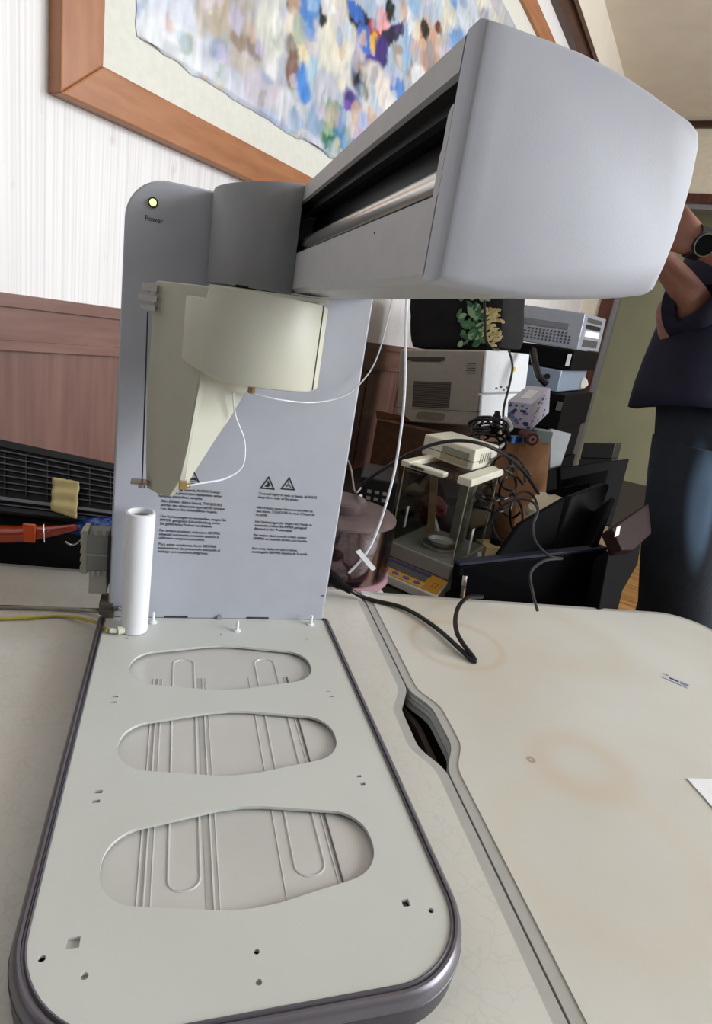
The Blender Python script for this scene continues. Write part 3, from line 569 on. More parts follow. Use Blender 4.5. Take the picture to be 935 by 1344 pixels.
# ---------------------------------------------------------------- overhead arm
AY = -.5; SY = -.4825
capx = [(640, 17), (668, 26), (700, 38), (735, 51), (765, 63), (800, 81), (830, 98), (862, 120), (890, 141), (912, 157), (922, 170), (923, 190), (914, 235), (903, 275), (891, 315), (876, 352), (862, 382), (853, 387), (820, 391), (780, 393), (740, 393.5), (700, 392), (640, 383), (600, 375), (571, 369.5)]
cp = [on(x, y, 1, AY) for x, y in capx]
cx_ = sum((p.x for p in cp))/len(cp); cz_ = sum((p.z for p in cp))/len(cp)
cp[0].x = cp[-1].x = .1785
def capring(y, k): return [V((cx_+(p.x-cx_)*k[0], y, cz_+(p.z-cz_)*k[1])) for p in cp]
b = BM(); kx = 1-.004/.062; kz = 1-.004/.055
R = [capring(AY-.0000, (kx, kz)), capring(AY+.0012, (1-.0016/.062, 1-.0016/.055)), capring(AY+.005, (1, 1)), capring(SY, (1, 1))]
loft(b, R); cap = link('end_cap', b, grey, mach, angle=60, bevel=.0008)
# beam: same outline, a channel cut into its left face
XL = .1785; zb = cp[-1].z; zt = cp[0].z
bm_ = [V((x, 0, z)) for x, z in [(XL, .4935), (XL, zb+.003), (XL+.003, zb)]]
body = [(XL+.058, .4935), (XL, .4935), (XL, zb+.004), (XL+.004, zb)]+[((cx_+(p.x-cx_)*.985), (cz_+(p.z-cz_)*.985)) for p in cp[-2:0:-1]]+[(XL+.004, zt), (XL, zt-.002), (XL, .5455), (XL+.058, .5455)]
b = BM(); prism(b, [(x, SY+.0008, z) for x, z in body], (0, -SY-.0008-.001, 0)); beam = link('arm_beam', b, M('arm_grey_paint', '#b3b3b5', .5, bump=(900, .03)), mach, smooth=False)
b = BM(); box(b, XL+.056, XL+.058, SY+.001, -.002, .4935, .5455); box(b, XL+.003, XL+.056, SY+.001, -.002, .4935, .4941); box(b, XL+.004, XL+.056, SY+.001, -.002, .5449, .5455); link('channel_lining', b, blackm, mach, smooth=False)
b = BM(); box(b, XL+.030, XL+.05, SY+.002, -.003, .520, .541); box(b, XL+.012, XL+.018, SY+.002, -.003, .5395, .5449); link('inner_rail', b, M('dark_inner_rail', '#2e2e30', .4, .3), mach, smooth=False)
b = BM(); cyl(b, (XL+.0125, -.474, .5040), (XL+.0125, -.004, .5040), .0088, 28); link('guide_rod', b, steel, mach)
b = BM(); z1s = .5365
prism(b, [(XL+.001, SY+.0008, .4925), (XL+.001, SY+.010, .4925), (XL+.001, SY+.010, .513), (XL+.001, SY+.0085, .516), (XL+.001, SY+.0085, .530), (XL+.001, SY+.0055, .5335), (XL+.001, SY+.0008, .5335)], (.026, 0, 0)); link('rod_bracket', b, M('arm_grey_paint', '#b3b3b5'), mach, bevel=.0006)
b = BM(); box(b, XL+.0005, XL+.03, SY-.0002, SY+.0010, zb+.001, zt-.001); link('cap_seam', b, greyd, mach, smooth=False)
P = on(492, 306, 0, XL); b = BM(); cyl(b, (XL-.0004, P.y, P.z), (XL+.001, P.y, P.z), .0006, 8); link('screw_dot', b, blackm, mach)
# ---------------------------------------------------------------- carriage on the arm
plan = [(.1782, -.088), (.165, -.0905), (.150, -.0895), (.135, -.085), (.120, -.0765), (.108, -.066), (.0985, -.053), (.0925, -.040), (.0895, -.027), (.0892, -.012), (.0892, -.003), (.1782, -.003)]
def ztop(x): return .5655 if False else .5625-.0000*(x)
b = BM()
bot = [V((x, y, .4500)) for x, y in plan]; 
def zt_(x, y): t = max(0, min(1, (.1782-x)/.089)); return .5622-.0125*t
R = [[V((x+(.14-x)*.01, y, .4500)) for x, y in plan], [V((x, y, .4515)) for x, y in plan], [V((x, y, zt_(x, y)-.0015)) for x, y in plan], [V((x+(.14-x)*.015, y+.001, zt_(x, y))) for x, y in plan]]
loft(b, R); link('carriage_cover', b, M('carriage_shaded_grey', '#8e8f93', .5, bump=(900, .03)), mach, angle=40)  # grey darkened to carry the shade on this left-facing cover
b = BM(); prism(b, [(.118, -.083, .4440), (.168, -.083, .4440), (.168, -.02, .4440), (.118, -.02, .4440)], (0, 0, .007)); cyl(b, (.150, -.075, .442), (.150, -.075, .4500), .006, 12); cyl(b, (.133, -.077, .442), (.133, -.077, .4500), .005, 12); link('carriage_bearing', b, blackm, mach)
# ---------------------------------------------------------------- cream probe head
HY = -.120
def h(x, y, Y=HY): return on(x, y, 1, Y)
outl_ = [(204, 371), (206, 368), (262, 374), (290, 378), (300, 420), (285, 470), (262, 492), (254, 540), (245, 590), (236, 630), (222, 652), (208, 649), (192, 640), (191, 600), (192, 540), (196, 470), (200, 410)]
HP0 = V((.037, -.070, 0)); HPN = V((-.062, -.052, 0)).normalized()
b = BM(); prism(b, [onpl(q[0], q[1], HP0, HPN) for q in outl_], -HPN*.006); head = link('probe_head', b, M('cream_plastic_shaded', '#b9b8aa', .45, n=(25, '#b3b2a3', .6)), mach, bevel=.0012)  # darker cream puts the shade of the left-facing plate into its colour
# back wall of the head and the bright outer web down to the foot
b = BM()
def hq(x, y, l=0): return onpl(x, y, HP0, HPN)-HPN*l
P1 = [hq(263, 490), hq(262, 500), hq(246, 588), hq(236, 628), hq(222, 651)]; P2 = [onpl(x, y, hq(x, y, .012), V((-.2, -1, 0))) for x, y in ((270, 491), (269, 503), (250, 590), (243, 636), (227, 651))]
va = [b.verts.new(p) for p in P1]; vb = [b.verts.new(p) for p in P2]; vc = [b.verts.new(p+V((.0, .006, 0))) for p in P1]; vd = [b.verts.new(p+V((.0, .006, 0))) for p in P2]
for k in range(4): b.faces.new((va[k], va[k+1], vb[k+1], vb[k])); b.faces.new((vc[k], vd[k], vd[k+1], vc[k+1])); b.faces.new((va[k], vc[k], vc[k+1], va[k+1])); b.faces.new((vb[k], vb[k+1], vd[k+1], vd[k]))
b.faces.new((va[0], vb[0], vd[0], vc[0])); b.faces.new((va[4], vc[4], vd[4], vb[4])); link('rim_strip', b, cream, head, bevel=.001)
b = BM()
A_ = [h(267, 488, HY+.012), h(331, 500, HY+.05), h(300, 552, HY+.05), h(262, 606, HY+.04), h(246, 637, HY+.016), h(240, 640, HY+.010)]
A2 = [p+V((0, .005, 0)) for p in A_]
va = [b.verts.new(p) for p in A_]; vb = [b.verts.new(p) for p in A2]; b.faces.new(va); b.faces.new(vb[::-1])
for k in range(6): b.faces.new((va[k], vb[k], vb[(k+1) % 6], va[(k+1) % 6]))
link('gusset_web', b, cream, head, bevel=.0008)
# pump housing: bowed front, fitted side cover
zb_ = .3525; ztp = .4445
def hp(inset=0):
    i = inset
    return [(.0675+i, -.085), (.0670+i, -.112), (.0685+i, -.121), (.074+i*.7, -.130+i*.7), (.0868, -.142+i), (.0882, -.1435+i), (.104, -.153+i), (.125, -.160+i), (.145, -.163+i), (.165, -.161+i), (.185, -.153+i), (.199, -.1425+i), (.2062-i*.6, -.1310+i*.4), (.2072-i*.6, -.085), (.2072-i*.6, -.040), (.0675+i, -.040)]
def zbt(x): return .3655-.013*max(0, min(1, (x-.0685)/.04)) + .0
def ztt(x): return .4445-(.0130 if x < .0875 else 0)
main = hp()
b = BM()
R = []
for k, i in ((0, .004), (.25, .0012), (1, 0)): R.append([V((x, y, zbt(x)+k*.004)) for x, y in hp(i)])
for k, i in ((1, 0), (.25, .0008), (0, .003)): R.append([V((x, y, ztt(x)-k*.003)) for x, y in hp(i)])
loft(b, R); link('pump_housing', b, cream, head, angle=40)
b = BM(); 
def sc(i=0): return [(.2085+i*.3, -.1275+i), (.2155-i, -.116+i), (.2185-i, -.085), (.2185-i, -.040), (.209+i*.3, -.040)]
R = [[V((x, y, .3535+q)) for x, y in sc(i)] for q, i in ((0, .003), (.0015, .0008), (.004, 0))]+[[V((x, y, .4435-q)) for x, y in sc(i)] for q, i in ((.003, 0), (.001, .0008), (0, .002))]
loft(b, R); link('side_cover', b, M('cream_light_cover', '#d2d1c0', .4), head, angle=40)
b = BM(); box(b, .2072, .2092, -.1225, -.042, .3545, .4435); link('cover_seam', b, blackm, head, smooth=False)
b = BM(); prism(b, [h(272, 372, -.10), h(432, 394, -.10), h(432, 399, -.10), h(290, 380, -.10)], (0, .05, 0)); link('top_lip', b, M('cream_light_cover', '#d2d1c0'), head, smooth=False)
# clip, probe, guide
b = BM(); P = h(197, 385, HY+.004)
for x0, y0, x1, y1 in ((187, 370, 206, 384), (182, 384, 206, 398), (185, 398, 204, 409)):
    A = h(x0, y0, -.075); B = h(x1, y1, -.075); box(b, A.x, B.x, -.079, -.067, B.z+.0004, A.z-.0004)
link('probe_clip', b, M('pinkish_white_clip', '#c9c2c2', .5), head, bevel=.0008)
b = BM(); A = h(194, 409, -.075); B = h(186.5, 637, -.075); tube(b, [A, B], .0008, 8); link('probe_needle', b, M('probe_dark_steel', '#4a4c52', .3, .6), head)
b = BM(); A = h(172, 628, -.075); B = h(197, 636, -.075); box(b, A.x, B.x, -.08, -.069, B.z, A.z-.001); C_ = h(186, 640, -.075); lathe(b, [(0, 0), (.004, 0), (.004, .005), (0, .005)], C_, 14); link('probe_guide', b, clear('guide_clear', '#d8c8b8', .3), head, bevel=.0006)
b = BM(); P = h(205, 372, HY+.003); tube(b, smooth_path([h(196, 384, -.073), h(196, 377, -.073), h(204, 372, -.073)]), .0012, 6); link('clip_hook', b, M('pinkish_white_clip', '#c9c2c2'), head)
fit = M('brass_amber_fitting', '#b39a68', .3, .4)
b = BM(); P = h(331, 506, -.10); lathe(b, [(0, .006), (.0055, .006), (.0055, .001), (.0042, 0), (.0042, -.008), (.003, -.009), (0, -.009)], V((P.x, -.10, P.z)), 12); link('hose_fitting', b, fit, head)
b = BM(); P = h(241, 637, HY-.003); box(b, P.x-.005, P.x+.004, HY-.008, HY, P.z-.004, P.z+.005); box(b, P.x+.004, P.x+.008, HY-.006, HY-.001, P.z-.002, P.z+.003); link('foot_fitting', b, fit, head, bevel=.0008)
# fine tubing that belongs to the head and arm
tw = M('white_capillary', '#e6e9f2', .35); tww = M('clear_capillary', '#c9ccd4', .2)
b = BM(); tube(b, smooth_path([h(306, 515, -.10), h(309, 545, -.09), h(321, 580, -.085), (h(318, 612, -.09)), h(296, 628, -.10), h(265, 634, -.12), h(244, 638, HY-.006)]), .0011, 6); link('sample_tube', b, tw, head)
b = BM(); tube(b, smooth_path([h(333, 516, -.10), h(370, 525, -.06), h(415, 528, -.035), h(455, 518, -.022), h(484, 490, -.014), h(500, 455, -.012), h(514, 398, -.012), h(517, 380, -.016)]), .0011, 6); link('feed_tube', b, tww, head)
# grey foam strip under arm visible as faint reflections
adopt(mach)

# ---------------------------------------------------------------- hoses and cord on the table
def T(x, y, z=TZ): return on(x, y, 2, z)
b = BM(); tube(b, smooth_path([T(-40, 797, -.026), T(20, 797, -.026), T(80, 799, -.026), V(on(128, 801, 2, -.02)), V(on(150, 799, 1, -.004)), V(on(160, 799, 1, -.004))]), .0033, 10)
tag(link('clear_hose', b, clear('clear_hose_plastic', '#cfcfc8', .3)), 'clear plastic hose lying on the white table, running to the foot of the machine panel', 'hose')
b = BM(); tube(b, smooth_path([T(-40, 813, -.0265), T(30, 811, -.0265), T(85, 809, -.0265), V(on(125, 817, 2, -.012)), V((.0, -.047, .0055))]), .0023, 10)
yh = tag(link('yellow_hose', b, M('yellow_clear_hose', '#b9ab3e', .25, coat=.4)), 'thin yellow hose on the white table running to the white tube of the machine', 'hose')
b = BM(); P = T(0, 813, -.0265); Q = T(-14, 813.5, -.0265); cyl(b, Q, P, .0034, 10); link('hose_end', b, M('hose_end_dark', '#5e553c', .4), yh)
b = BM(); pc = [V(on(432, 762, 2, .0)), V(on(452, 770, 2, -.005)), T(480, 785, -.024), T(530, 798, -.024), T(570, 822, -.024), T(602, 850, -.024), T(617, 864, -.0255), T(623.5, 868, -.0255), T(621, 862, -.022), T(608, 845, -.010), T(600, 830, -.000), V(on(598, 812, 2, .006)), V(on(603, 795, 2, .004)), V(on(615, 784, 2, -.004)), V(on(633, 783, 2, -.018))]
tube(b, smooth_path(pc, 10), .0038, 12); cord = tag(link('mains_cable', b, M('black_cord', '#141416', .35)), 'black power cord looping across both white tables from the back of the machine', 'cable')
b = BM(); A = on(430, 755, 2, .006); B = on(461, 776, 2, -.006); d = (B-A).normalized(); tube(b, [A, A+d*.006, A+d*.03, A+d*.034, B], [.013, .013, .011, .008, .0058], 14); link('plug', b, black, cord)
b = BM(); P = T(870, 883, TZ+.0004); Q = T(907, 899, TZ+.0004); d = (Q-P); d.z = 0; d.normalize(); n_ = V((-d.y, d.x, 0)); L_ = (Q-P).length; n_ = n_*-1
prism(b, [P, P+d*L_, P+d*L_+n_*.019, P+n_*.019], (0, 0, .0004)); st = tag(link('sticker', b, M('sticker_white', '#c6c8cc', .5), smooth=False), 'small printed label stuck to the stained table near its right side', 'sticker')
for cc, a0, a1, n0, n1 in (('#34405a', .28, .62, .006, .0115), ('#8a3a3a', .03, .22, .001, .004), ('#4b5568', .05, .95, .0172, .0188), ('#7c8494', .66, .95, .004, .013)):
    b = BM(); prism(b, [P+d*L_*a0+n_*n0+Z*.0003, P+d*L_*a1+n_*n0+Z*.0003, P+d*L_*a1+n_*n1+Z*.0003, P+d*L_*a0+n_*n1+Z*.0003], (0, 0, .0003)); link('print_block', b, M('print'+cc[1:], cc, .6), st, smooth=False)
b = BM(); P0 = T(902, 1022, TZ+.0012); e1_ = (T(934, 1058, TZ+.0012)-P0).normalized(); e2_ = (T(960, 1024, TZ+.0012)-P0).normalized()
prism(b, [P0, P0+e1_*.21, P0+e1_*.21+e2_*.26, P0+e2_*.26], (0, 0, .0008)); tag(link('paper_sheet', b, M('paper_white', '#eceff4', .6), smooth=False), 'corner of a white paper sheet on the stained table at the right edge', 'paper')
b = BM(); tube(b, smooth_path([V((.290, -.010, .482)), V((.312, .010, .497)), on(533, 362, 1, .032), on(534.5, 385, 1, .045), on(533, 420, 1, .06), on(531, 520, 1, .10), on(523, 590, 1, .115), on(513, 640, 1, .115), on(494, 700, 1, .112), on(478, 730, 1, .11), on(458, 752, 1, .12)], 10), .0022, 8)
wt = tag(link('white_tube', b, tw), 'white plastic tube hanging from the machine arm down in front of the pink desiccator', 'tube')
b = BM(); P = on(483, 735, 1, .107); q = [on(x, y, 1, .1065) for x, y in ((467, 724), (473, 721), (494, 746), (489, 750))]; prism(b, q, (0, .001, 0)); link('white_tape', b, M('white_tape', '#dfe0e4', .5), wt, smooth=False)

# ================================================================== PRECISION BALANCE WITH DRAFT SHIELD
balc = M('balance_cream', '#d6d3c4', .45); balg = M('balance_grey', '#8f8d86', .4)
G = Box((593, 742), (513, 710), (633, 717), (618, 633), z=BZ+.075)
bal = empty('laboratory_balance', (G.base().x, G.base().y, BZ), 'cream laboratory balance with glass draft shield, orange and blue control panel and small weighing dish', 'balance')
b = BM(); G.add(b, -.02, 1.02, -.02, 1.05, -.19, 0); link('platform', b, balg, bal, bevel=.003)
zf = (BZ+.004-G.o.z)/G.w.z
b = BM(); G.add(b, .02, .98, .05, 1.1, zf, -.19); link('base', b, balc, bal, bevel=.003)
cpn = [G.pt(-.02, -.03, -.19), G.pt(1.02, -.03, -.19)]; fl = G.v.normalized()*-1
lo = [G.pt(-.03, -.03, 0), G.pt(1.03, -.03, 0)]
for q in lo: q.z = BZ+.022
lo = [q+fl*.055 for q in lo]
b = BM(); hexa(b, [V((lo[0].x, lo[0].y, BZ+.002)), V((lo[1].x, lo[1].y, BZ+.002)), V((cpn[1].x, cpn[1].y, BZ+.002)), V((cpn[0].x, cpn[0].y, BZ+.002)), lo[0], lo[1], cpn[1], cpn[0]]); link('front_wedge', b, balc, bal, bevel=.003)
def cq(a, t, lift=.0012):
    p = (cpn[0]*(1-a)+cpn[1]*a)*(1-t)+(lo[0]*(1-a)+lo[1]*a)*t
    nrm = (cpn[1]-cpn[0]).cross(lo[0]-cpn[0]).normalized()
    if nrm.z < 0: nrm = -nrm
    return p+nrm*lift, nrm
def cpatch(name, a0, a1, t0, t1, mat, lift=.0008, parent=bal):
    b = BM(); pts = [cq(a, t, 0)[0] for a, t in ((a0, t0), (a1, t0), (a1, t1), (a0, t1))]; n = cq(0, 0)[1]
    prism(b, pts, n*lift*1.0); return link(name, b, mat, parent, smooth=False)
cp_ = cpatch('control_panel', .02, .97, .02, .93, M('balance_orange', '#c9922f', .45), .001)
cpatch('blue_stripe', .24, .95, .06, .20, M('balance_blue', '#3c3f86', .45), .0018, cp_)
cpatch('display', .26, .93, .22, .56, M('balance_display', '#5b5d5a', .2), .0020, cp_)
cpatch('bright_stripe', .24, .96, .62, .93, M('balance_orange_light', '#d7a75a', .45), .0016, cp_)
for k in range(4):
    c_, n = cq(.34+.165*k, .76, 0); b = BM(); e1_ = (cpn[1]-cpn[0]).normalized(); e2_ = n.cross(e1_)
    prism(b, [c_+e1_*.0085*math.cos(t*math.pi/6)+e2_*.0045*math.sin(t*math.pi/6) for t in range(12)], n*.003); link('button', b, M('balance_button', '#6a5d86', .5), cp_, smooth=False)
c_, n = cq(.11, .5, 0); b = BM(); e1_ = (cpn[1]-cpn[0]).normalized(); e2_ = n.cross(e1_)
for r0 in (0, 1):
    x = -.004+.009*r0; prism(b, [c_+e1_*(x)+e2_*-.007, c_+e1_*(x+.001)+e2_*-.007, c_+e1_*(x+.001)+e2_*.007, c_+e1_*x+e2_*.007], n*.0015)
prism(b, [c_+e1_*-.005+e2_*.006, c_+e1_*.006+e2_*.006, c_+e1_*.006+e2_*.007, c_+e1_*-.005+e2_*.007], n*.0015)
prism(b, [c_+e1_*-.005+e2_*-.007, c_+e1_*.006+e2_*-.007, c_+e1_*.006+e2_*-.006, c_+e1_*-.005+e2_*-.006], n*.0015)
link('tare_mark', b, M('balance_mark', '#7a541c', .5), cp_, smooth=False)
gl = clear('draft_shield_glass', '#e3e6e3', .1, .03)
for nm, q in (('front_pane', (0, 1, 0, .012, 0, .97)), ('side_pane', (0, .012, 0, 1, 0, .97)), ('side_pane', (.988, 1, 0, 1, 0, .97)), ('top_pane', (0, 1, 0, .55, .955, .97))):
    b = BM(); G.add(b, *q); link(nm, b, gl, bal, smooth=False)
edm = M('glass_edge', '#b7b59a', .3)
for a, bb in ((.0, 0), (.995, 0), (0, .985)):
    b = BM(); G.add(b, a, a+.012, bb, bb+.014, 0, .97); link('glass_edge', b, edm, bal, smooth=False)
b = BM(); G.add(b, .28, .5, .86, .98, 0, .97); link('rear_pillar', b, M('balance_grey_pillar', '#9b9a93', .5), bal, smooth=False)
b = BM(); G.add(b, -.05, .16, -.06, 1.05, .955, 1.045); link('top_rail', b, balc, bal, bevel=.003)
b = BM(); G.add(b, .90, 1.04, -.05, 1.05, .955, 1.03); link('top_rail', b, balc, bal, bevel=.003)
b = BM(); G.add(b, .36, .90, -.06, .08, .96, 1.02); link('slide_handle', b, balc, bal, bevel=.003)
b = BM(); G.add(b, .66, .86, -.09, -.06, .985, 1.01); link('spring_clip', b, M('rusty_clip', '#5b4638', .5, .5), bal, smooth=False)
Hh = Box((619, 619), (553, 596), (650, 611), (628, 591), z=G.o.z+G.w.z*1.0)
b = BM(); Hh.add(b, 0, 1, 0, 1.0, 0, 1); hs_ = link('weighing_unit_housing', b, balc, bal, bevel=.004)
b = BM(); Hh.add(b, .1, .6, -.012, .001, .45, .75); link('unit_badge', b, M('unit_badge', '#8b8b7c', .4), hs_, smooth=False)
b = BM(); Hh.add(b, .1, .62, -.010, .001, .12, .40); link('lower_badge', b, M('unit_badge_tan', '#a59a7c', .5), hs_, smooth=False)
b = BM(); Hh.add(b, -.001, 1.001, -.004, 1.0, .40, .43); link('housing_seam', b, greyd, hs_, smooth=False)
for k in range(5):
    b = BM(); Hh.add(b, -.012, .001, .25+.1*k, .29+.1*k, .3, .75); link('vent_slot', b, M('vent_grey', '#b5b2a8', .6), hs_, smooth=False)
pc_ = G.pt(.42, .42, 0)
b = BM(); lathe(b, [(.012, 0), (.012, .006), (.024, .008), (.030, .018), (.0292, .018), (.0225, .010), (0, .0095)], pc_, 32); dsh = tag(link('weighing_dish', b, M('crinkled_foil', '#dfe1e6', .25, .6, bump=(400, .8))), 'small crinkled metal weighing dish inside the glass shield of the balance', 'dish')
b = BM(); tube(b, [pc_+V((math.cos(t)*.042, math.sin(t)*.042, .006)) for t in [k*2*math.pi/28 for k in range(28)]], .0025, 8, closed=True); link('wind_ring', b, balg, bal)
for px in ((566, 697), (640, 733)):
    P = G.pt(.85, .92, .0) if px[0] < 600 else G.pt(-.12, .55, -.1)
    b = BM(); prism(b, [P, P+G.u*.12*(-1), P+G.u*.0+Z*.03], G.v*.08); link('white_clip', b, white, bal, bevel=.001)
b = BM(); G.add(b, -.012, 0, .45, .52, .02, .35); link('door_grip', b, white, bal, bevel=.001)
b = BM(); G.add(b, .985, 1.0, .28, .33, .12, .40); link('door_grip', b, white, bal, bevel=.001)
adopt(bal)

# ================================================================== PINK DESICCATOR
dc = on(437, 752, 2, BZ+.035); DR = .108
wb = BM(); box(wb, dc.x-.10, dc.x+.085, dc.y-.085, dc.y+.10, BZ, BZ+.034); tag(link('white_box', wb, M('white_carton', '#e3e4e6', .6), bevel=.002), 'low white box under the pink desiccator at the table edge', 'box')
des = empty('desiccator', dc, 'round pinkish transparent desiccator with dusty lid and perforated shelves beside the machine', 'desiccator')
pk = clear('pink_clear_plastic', '#c8b4bb', .3, .12)
b = BM(); lathe(b, [(.0, 0), (DR+.002, 0), (DR+.006, .006), (DR+.004, .016), (DR-.004, .018), (DR-.004, .004), (0, .004)], dc, 48); link('base_ring', b, M('pink_plastic_base', '#a98590', .25, coat=.4), des)
b = BM(); lathe(b, [(DR, .016), (DR+.001, .05), (DR+.001, .128), (DR-.002, .128), (DR-.003, .05), (DR-.003, .018)], dc, 56); link('chamber_wall', b, pk, des)
b = BM(); lathe(b, [(DR+.001, .1285), (DR+.001, .133), (DR-.005, .1385), (DR-.02, .141), (0, .142), (0, .1385), (DR-.02, .1375), (DR-.008, .135), (DR-.004, .1285)], dc, 56); ld = link('lid', b, M('dusty_pink_lid', '#68595a', .5, n=(25, '#554a49', .8), alpha=.9), des)
kc = dc+V((-.004, -.004, 0))
b = BM(); lathe(b, [(0, .140), (.046, .140), (.049, .150), (.049, .160), (.045, .164), (0, .164)], kc, 40); link('lid_knob', b, M('pink_knob', '#5f4d50', .3, n=(30, '#4c3e40', .7), coat=.3, alpha=.9), ld)
b = BM(); P = at(476, 648, 1); q0 = on(474, 652, 2, dc.z+.166); prism(b, [on(472, 650, 2, dc.z+.1645), on(476, 650, 2, dc.z+.1645), on(474, 671, 2, dc.z+.141), on(469, 671, 2, dc.z+.141)], (0, 0, .0012)); link('tape_strip', b, M('lilac_tape', '#c9b9cf', .4), ld, smooth=False)
for z in (.024, .052, .080):
    ho = []
    for i in range(-4, 5):
        for j in range(-4, 5):
            x = i*.021+(j % 2)*.0105; y = j*.0185
            if math.hypot(x, y) < .076: ho.append(circ(x, y, .0068, 10))
    b = BM(); holed(b, circ(0, 0, .096, 40), ho, 0, .004)
    for v in b.verts: v.co += dc+V((0, 0, z))
    link('perforated_shelf', b, M('pink_shelf', '#dfbec4', .35), des, smooth=False)
adopt(des)

# ================================================================== PRINTER AND ITS LOAD
prm = M('printer_shaded_body', '#a8a398', .5); prw = M('printer_lit_front', '#d9dde2', .4)  # shade and light on the white casing put into two colours
PB = Box((639, 459.5), (525, 458), (695, 464.5), (629, 560), deps=(1.90, 2.02, 2.16, 1.96))
pz = min(PB.pt(a, c, 1).z for a in (0, 1) for c in (0, 1))
pr = empty('laser_printer', (PB.base().x, PB.base().y, pz), 'large white laser printer with louvred side vent, its shaded side coloured darker, standing on a carton', 'printer')
b = BM(); PB.add(b, .03, 1, 0, 1, 0, 1); link('body', b, prm, pr, bevel=.006)
b = BM(); PB.add(b, -.01, .03, .0, 1.0, 0, .56); link('upper_front', b, prw, pr, bevel=.006)
b = BM(); PB.add(b, -.01, .03, .0, 1.0, .575, 1); link('paper_drawer', b, prw, pr, bevel=.006)
b = BM(); PB.add(b, .0, 1.0, -.003, .004, .80, .805); link('body_seam', b, greyd, pr, smooth=False)
b = BM(); PB.add(b, .36, .80, -.003, .01, .43, .78); vt = link('vent_panel', b, M('vent_recess', '#4a4540', .7), pr, smooth=False)
for k in range(14):
    b = BM(); PB.add(b, .37, .79, -.012, -.002, .44+.0243*k, .452+.0243*k); link('vent_slat', b, M('vent_slat_brown', '#6f695f', .6), vt, smooth=False)
b = BM(); PB.add(b, .46, .92, -.004, .004, .10, .15); PB.add(b, .5, .85, -.004, .004, .15, .165); link('top_vent', b, M('vent_recess'), pr, smooth=False)
hd = [PB.pt(.585+.18*math.cos(t)*1, -.004, .88+.0) for t in (0,)]
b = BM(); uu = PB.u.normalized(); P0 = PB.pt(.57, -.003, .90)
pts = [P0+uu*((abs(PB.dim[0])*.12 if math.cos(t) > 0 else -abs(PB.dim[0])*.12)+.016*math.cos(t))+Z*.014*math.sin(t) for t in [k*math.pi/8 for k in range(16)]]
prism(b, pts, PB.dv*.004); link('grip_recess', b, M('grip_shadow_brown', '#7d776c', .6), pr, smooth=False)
lbm = M('rating_label_print', '#5a5650', .6)
for k in range(5):
    b = BM(); PB.add(b, .10, .10+.11*(1 if k % 2 else .85), -.003, .003, .17+.03*k, .182+.03*k); link('rating_print', b, lbm, pr, smooth=False)
for k, (b0, c0_) in enumerate(((.25, .48), (.35, .46), (.42, .50), (.5, .47))):
    b = BM(); PB.add(b, -.016, -.008, b0, b0+.04, c0_, c0_+.03); link('front_mark', b, lbm, pr, smooth=False)
b = BM(); PB.add(b, -.016, -.008, .62, .66, .2, .26); link('yellow_mark', b, M('yellow_mark', '#c8b53a', .5), pr, smooth=False)
adopt(pr)
# carton and black boxes that carry the printer
b = BM(); p0 = PB.pt(1.12, -.16, 1); p1 = PB.pt(.12, -.06, 1); p2 = PB.pt(.1, .95, 1); p3 = PB.pt(1.1, .95, 1)
hexa(b, [V((p.x, p.y, BZ)) for p in (p0, p1, p2, p3)]+[V((p.x, p.y, pz-.001)) for p in (p0, p1, p2, p3)]); ct = tag(link('carton', b, cardd, bevel=.003), 'brown cardboard carton beneath the white printer', 'box')
b = BM(); q0 = V((p0.x, p0.y, pz)); dd = (p1-p0).normalized(); prism(b, [q0, q0+dd*.12, q0+dd*.10+Z*.02+V((-.01, -.04, 0)), q0+Z*.035+V((-.02, -.03, 0))], (.002, .003, 0)); link('flap', b, card, ct, smooth=False)

# bag on the printer
BG = Box((661, 459), (535, 458), (690, 461), (664, 366), deps=(1.97, 2.08, 2.16, 1.91))
bag = empty('fabric_bag', (BG.base().x, BG.base().y, PB.o.z), 'black fabric bag printed with green leaves and a tan ornament on top of the printer', 'bag')
b = BM(); g = bmesh.ops.create_cube(b, size=2); bmesh.ops.subdivide_edges(b, edges=b.edges, cuts=7, use_grid_fill=True)
for v in b.verts:
    x, y, z = v.co; rr = (abs(x)**12+abs(y)**12+abs(z)**12)**(1/12); c = V((x, y, z))/max(rr, 1e-3)
    n_ = noise.noise(c*2.1)*.05; zz = (1-c.z)/2 if BG.w.z < 0 else (c.z+1)/2
    P = BG.pt((c.x+1)/2, (c.y+1)/2+n_, zz+n_*.5*(zz > .1)); 
    v.co = P
link('bag_body', b, M('black_cloth', '#0d0d0f', .9, n=(20, '#19191c', .8), bump=(60, .6)), bag)
lg = [M('leaf_green', '#4f7a52', .7), M('leaf_pale', '#8fae86', .7), M('leaf_deep', '#2f5a44', .7)]; tanm = [M('ornament_tan', '#c3ac72', .7), M('ornament_cream', '#d8cd9c', .7)]
fu = BG.du; random.seed(3)
bagn = BG.u.cross(BG.w).normalized(); bagn = bagn if bagn.dot(BG.v) > 0 else -bagn
def onbag(x, y, lift=.006): return onpl(x, y, BG.o-bagn*lift, bagn)
def leaf(x, y, L, W_, ang, mat):
    b = BM(); c = onbag(x, y); pts = []
    for t in range(12):
        a = t*math.pi/6; ex = math.cos(a)*L; ez = math.sin(a)*W_*(1-.3*math.cos(a))
        pts.append(c+fu*(ex*math.cos(ang)-ez*math.sin(ang))+Z*(ex*math.sin(ang)+ez*math.cos(ang)))
    prism(b, pts, BG.dv*.003); link('printed_leaf' if mat in lg else 'printed_ornament', b, mat, bag, smooth=False)
for i in range(70):
    x = random.triangular(598, 640, 628); y = random.uniform(385, 454)
    leaf(x, y, random.uniform(.008, .020), random.uniform(.005, .009), random.uniform(0, 3), random.choice(lg))
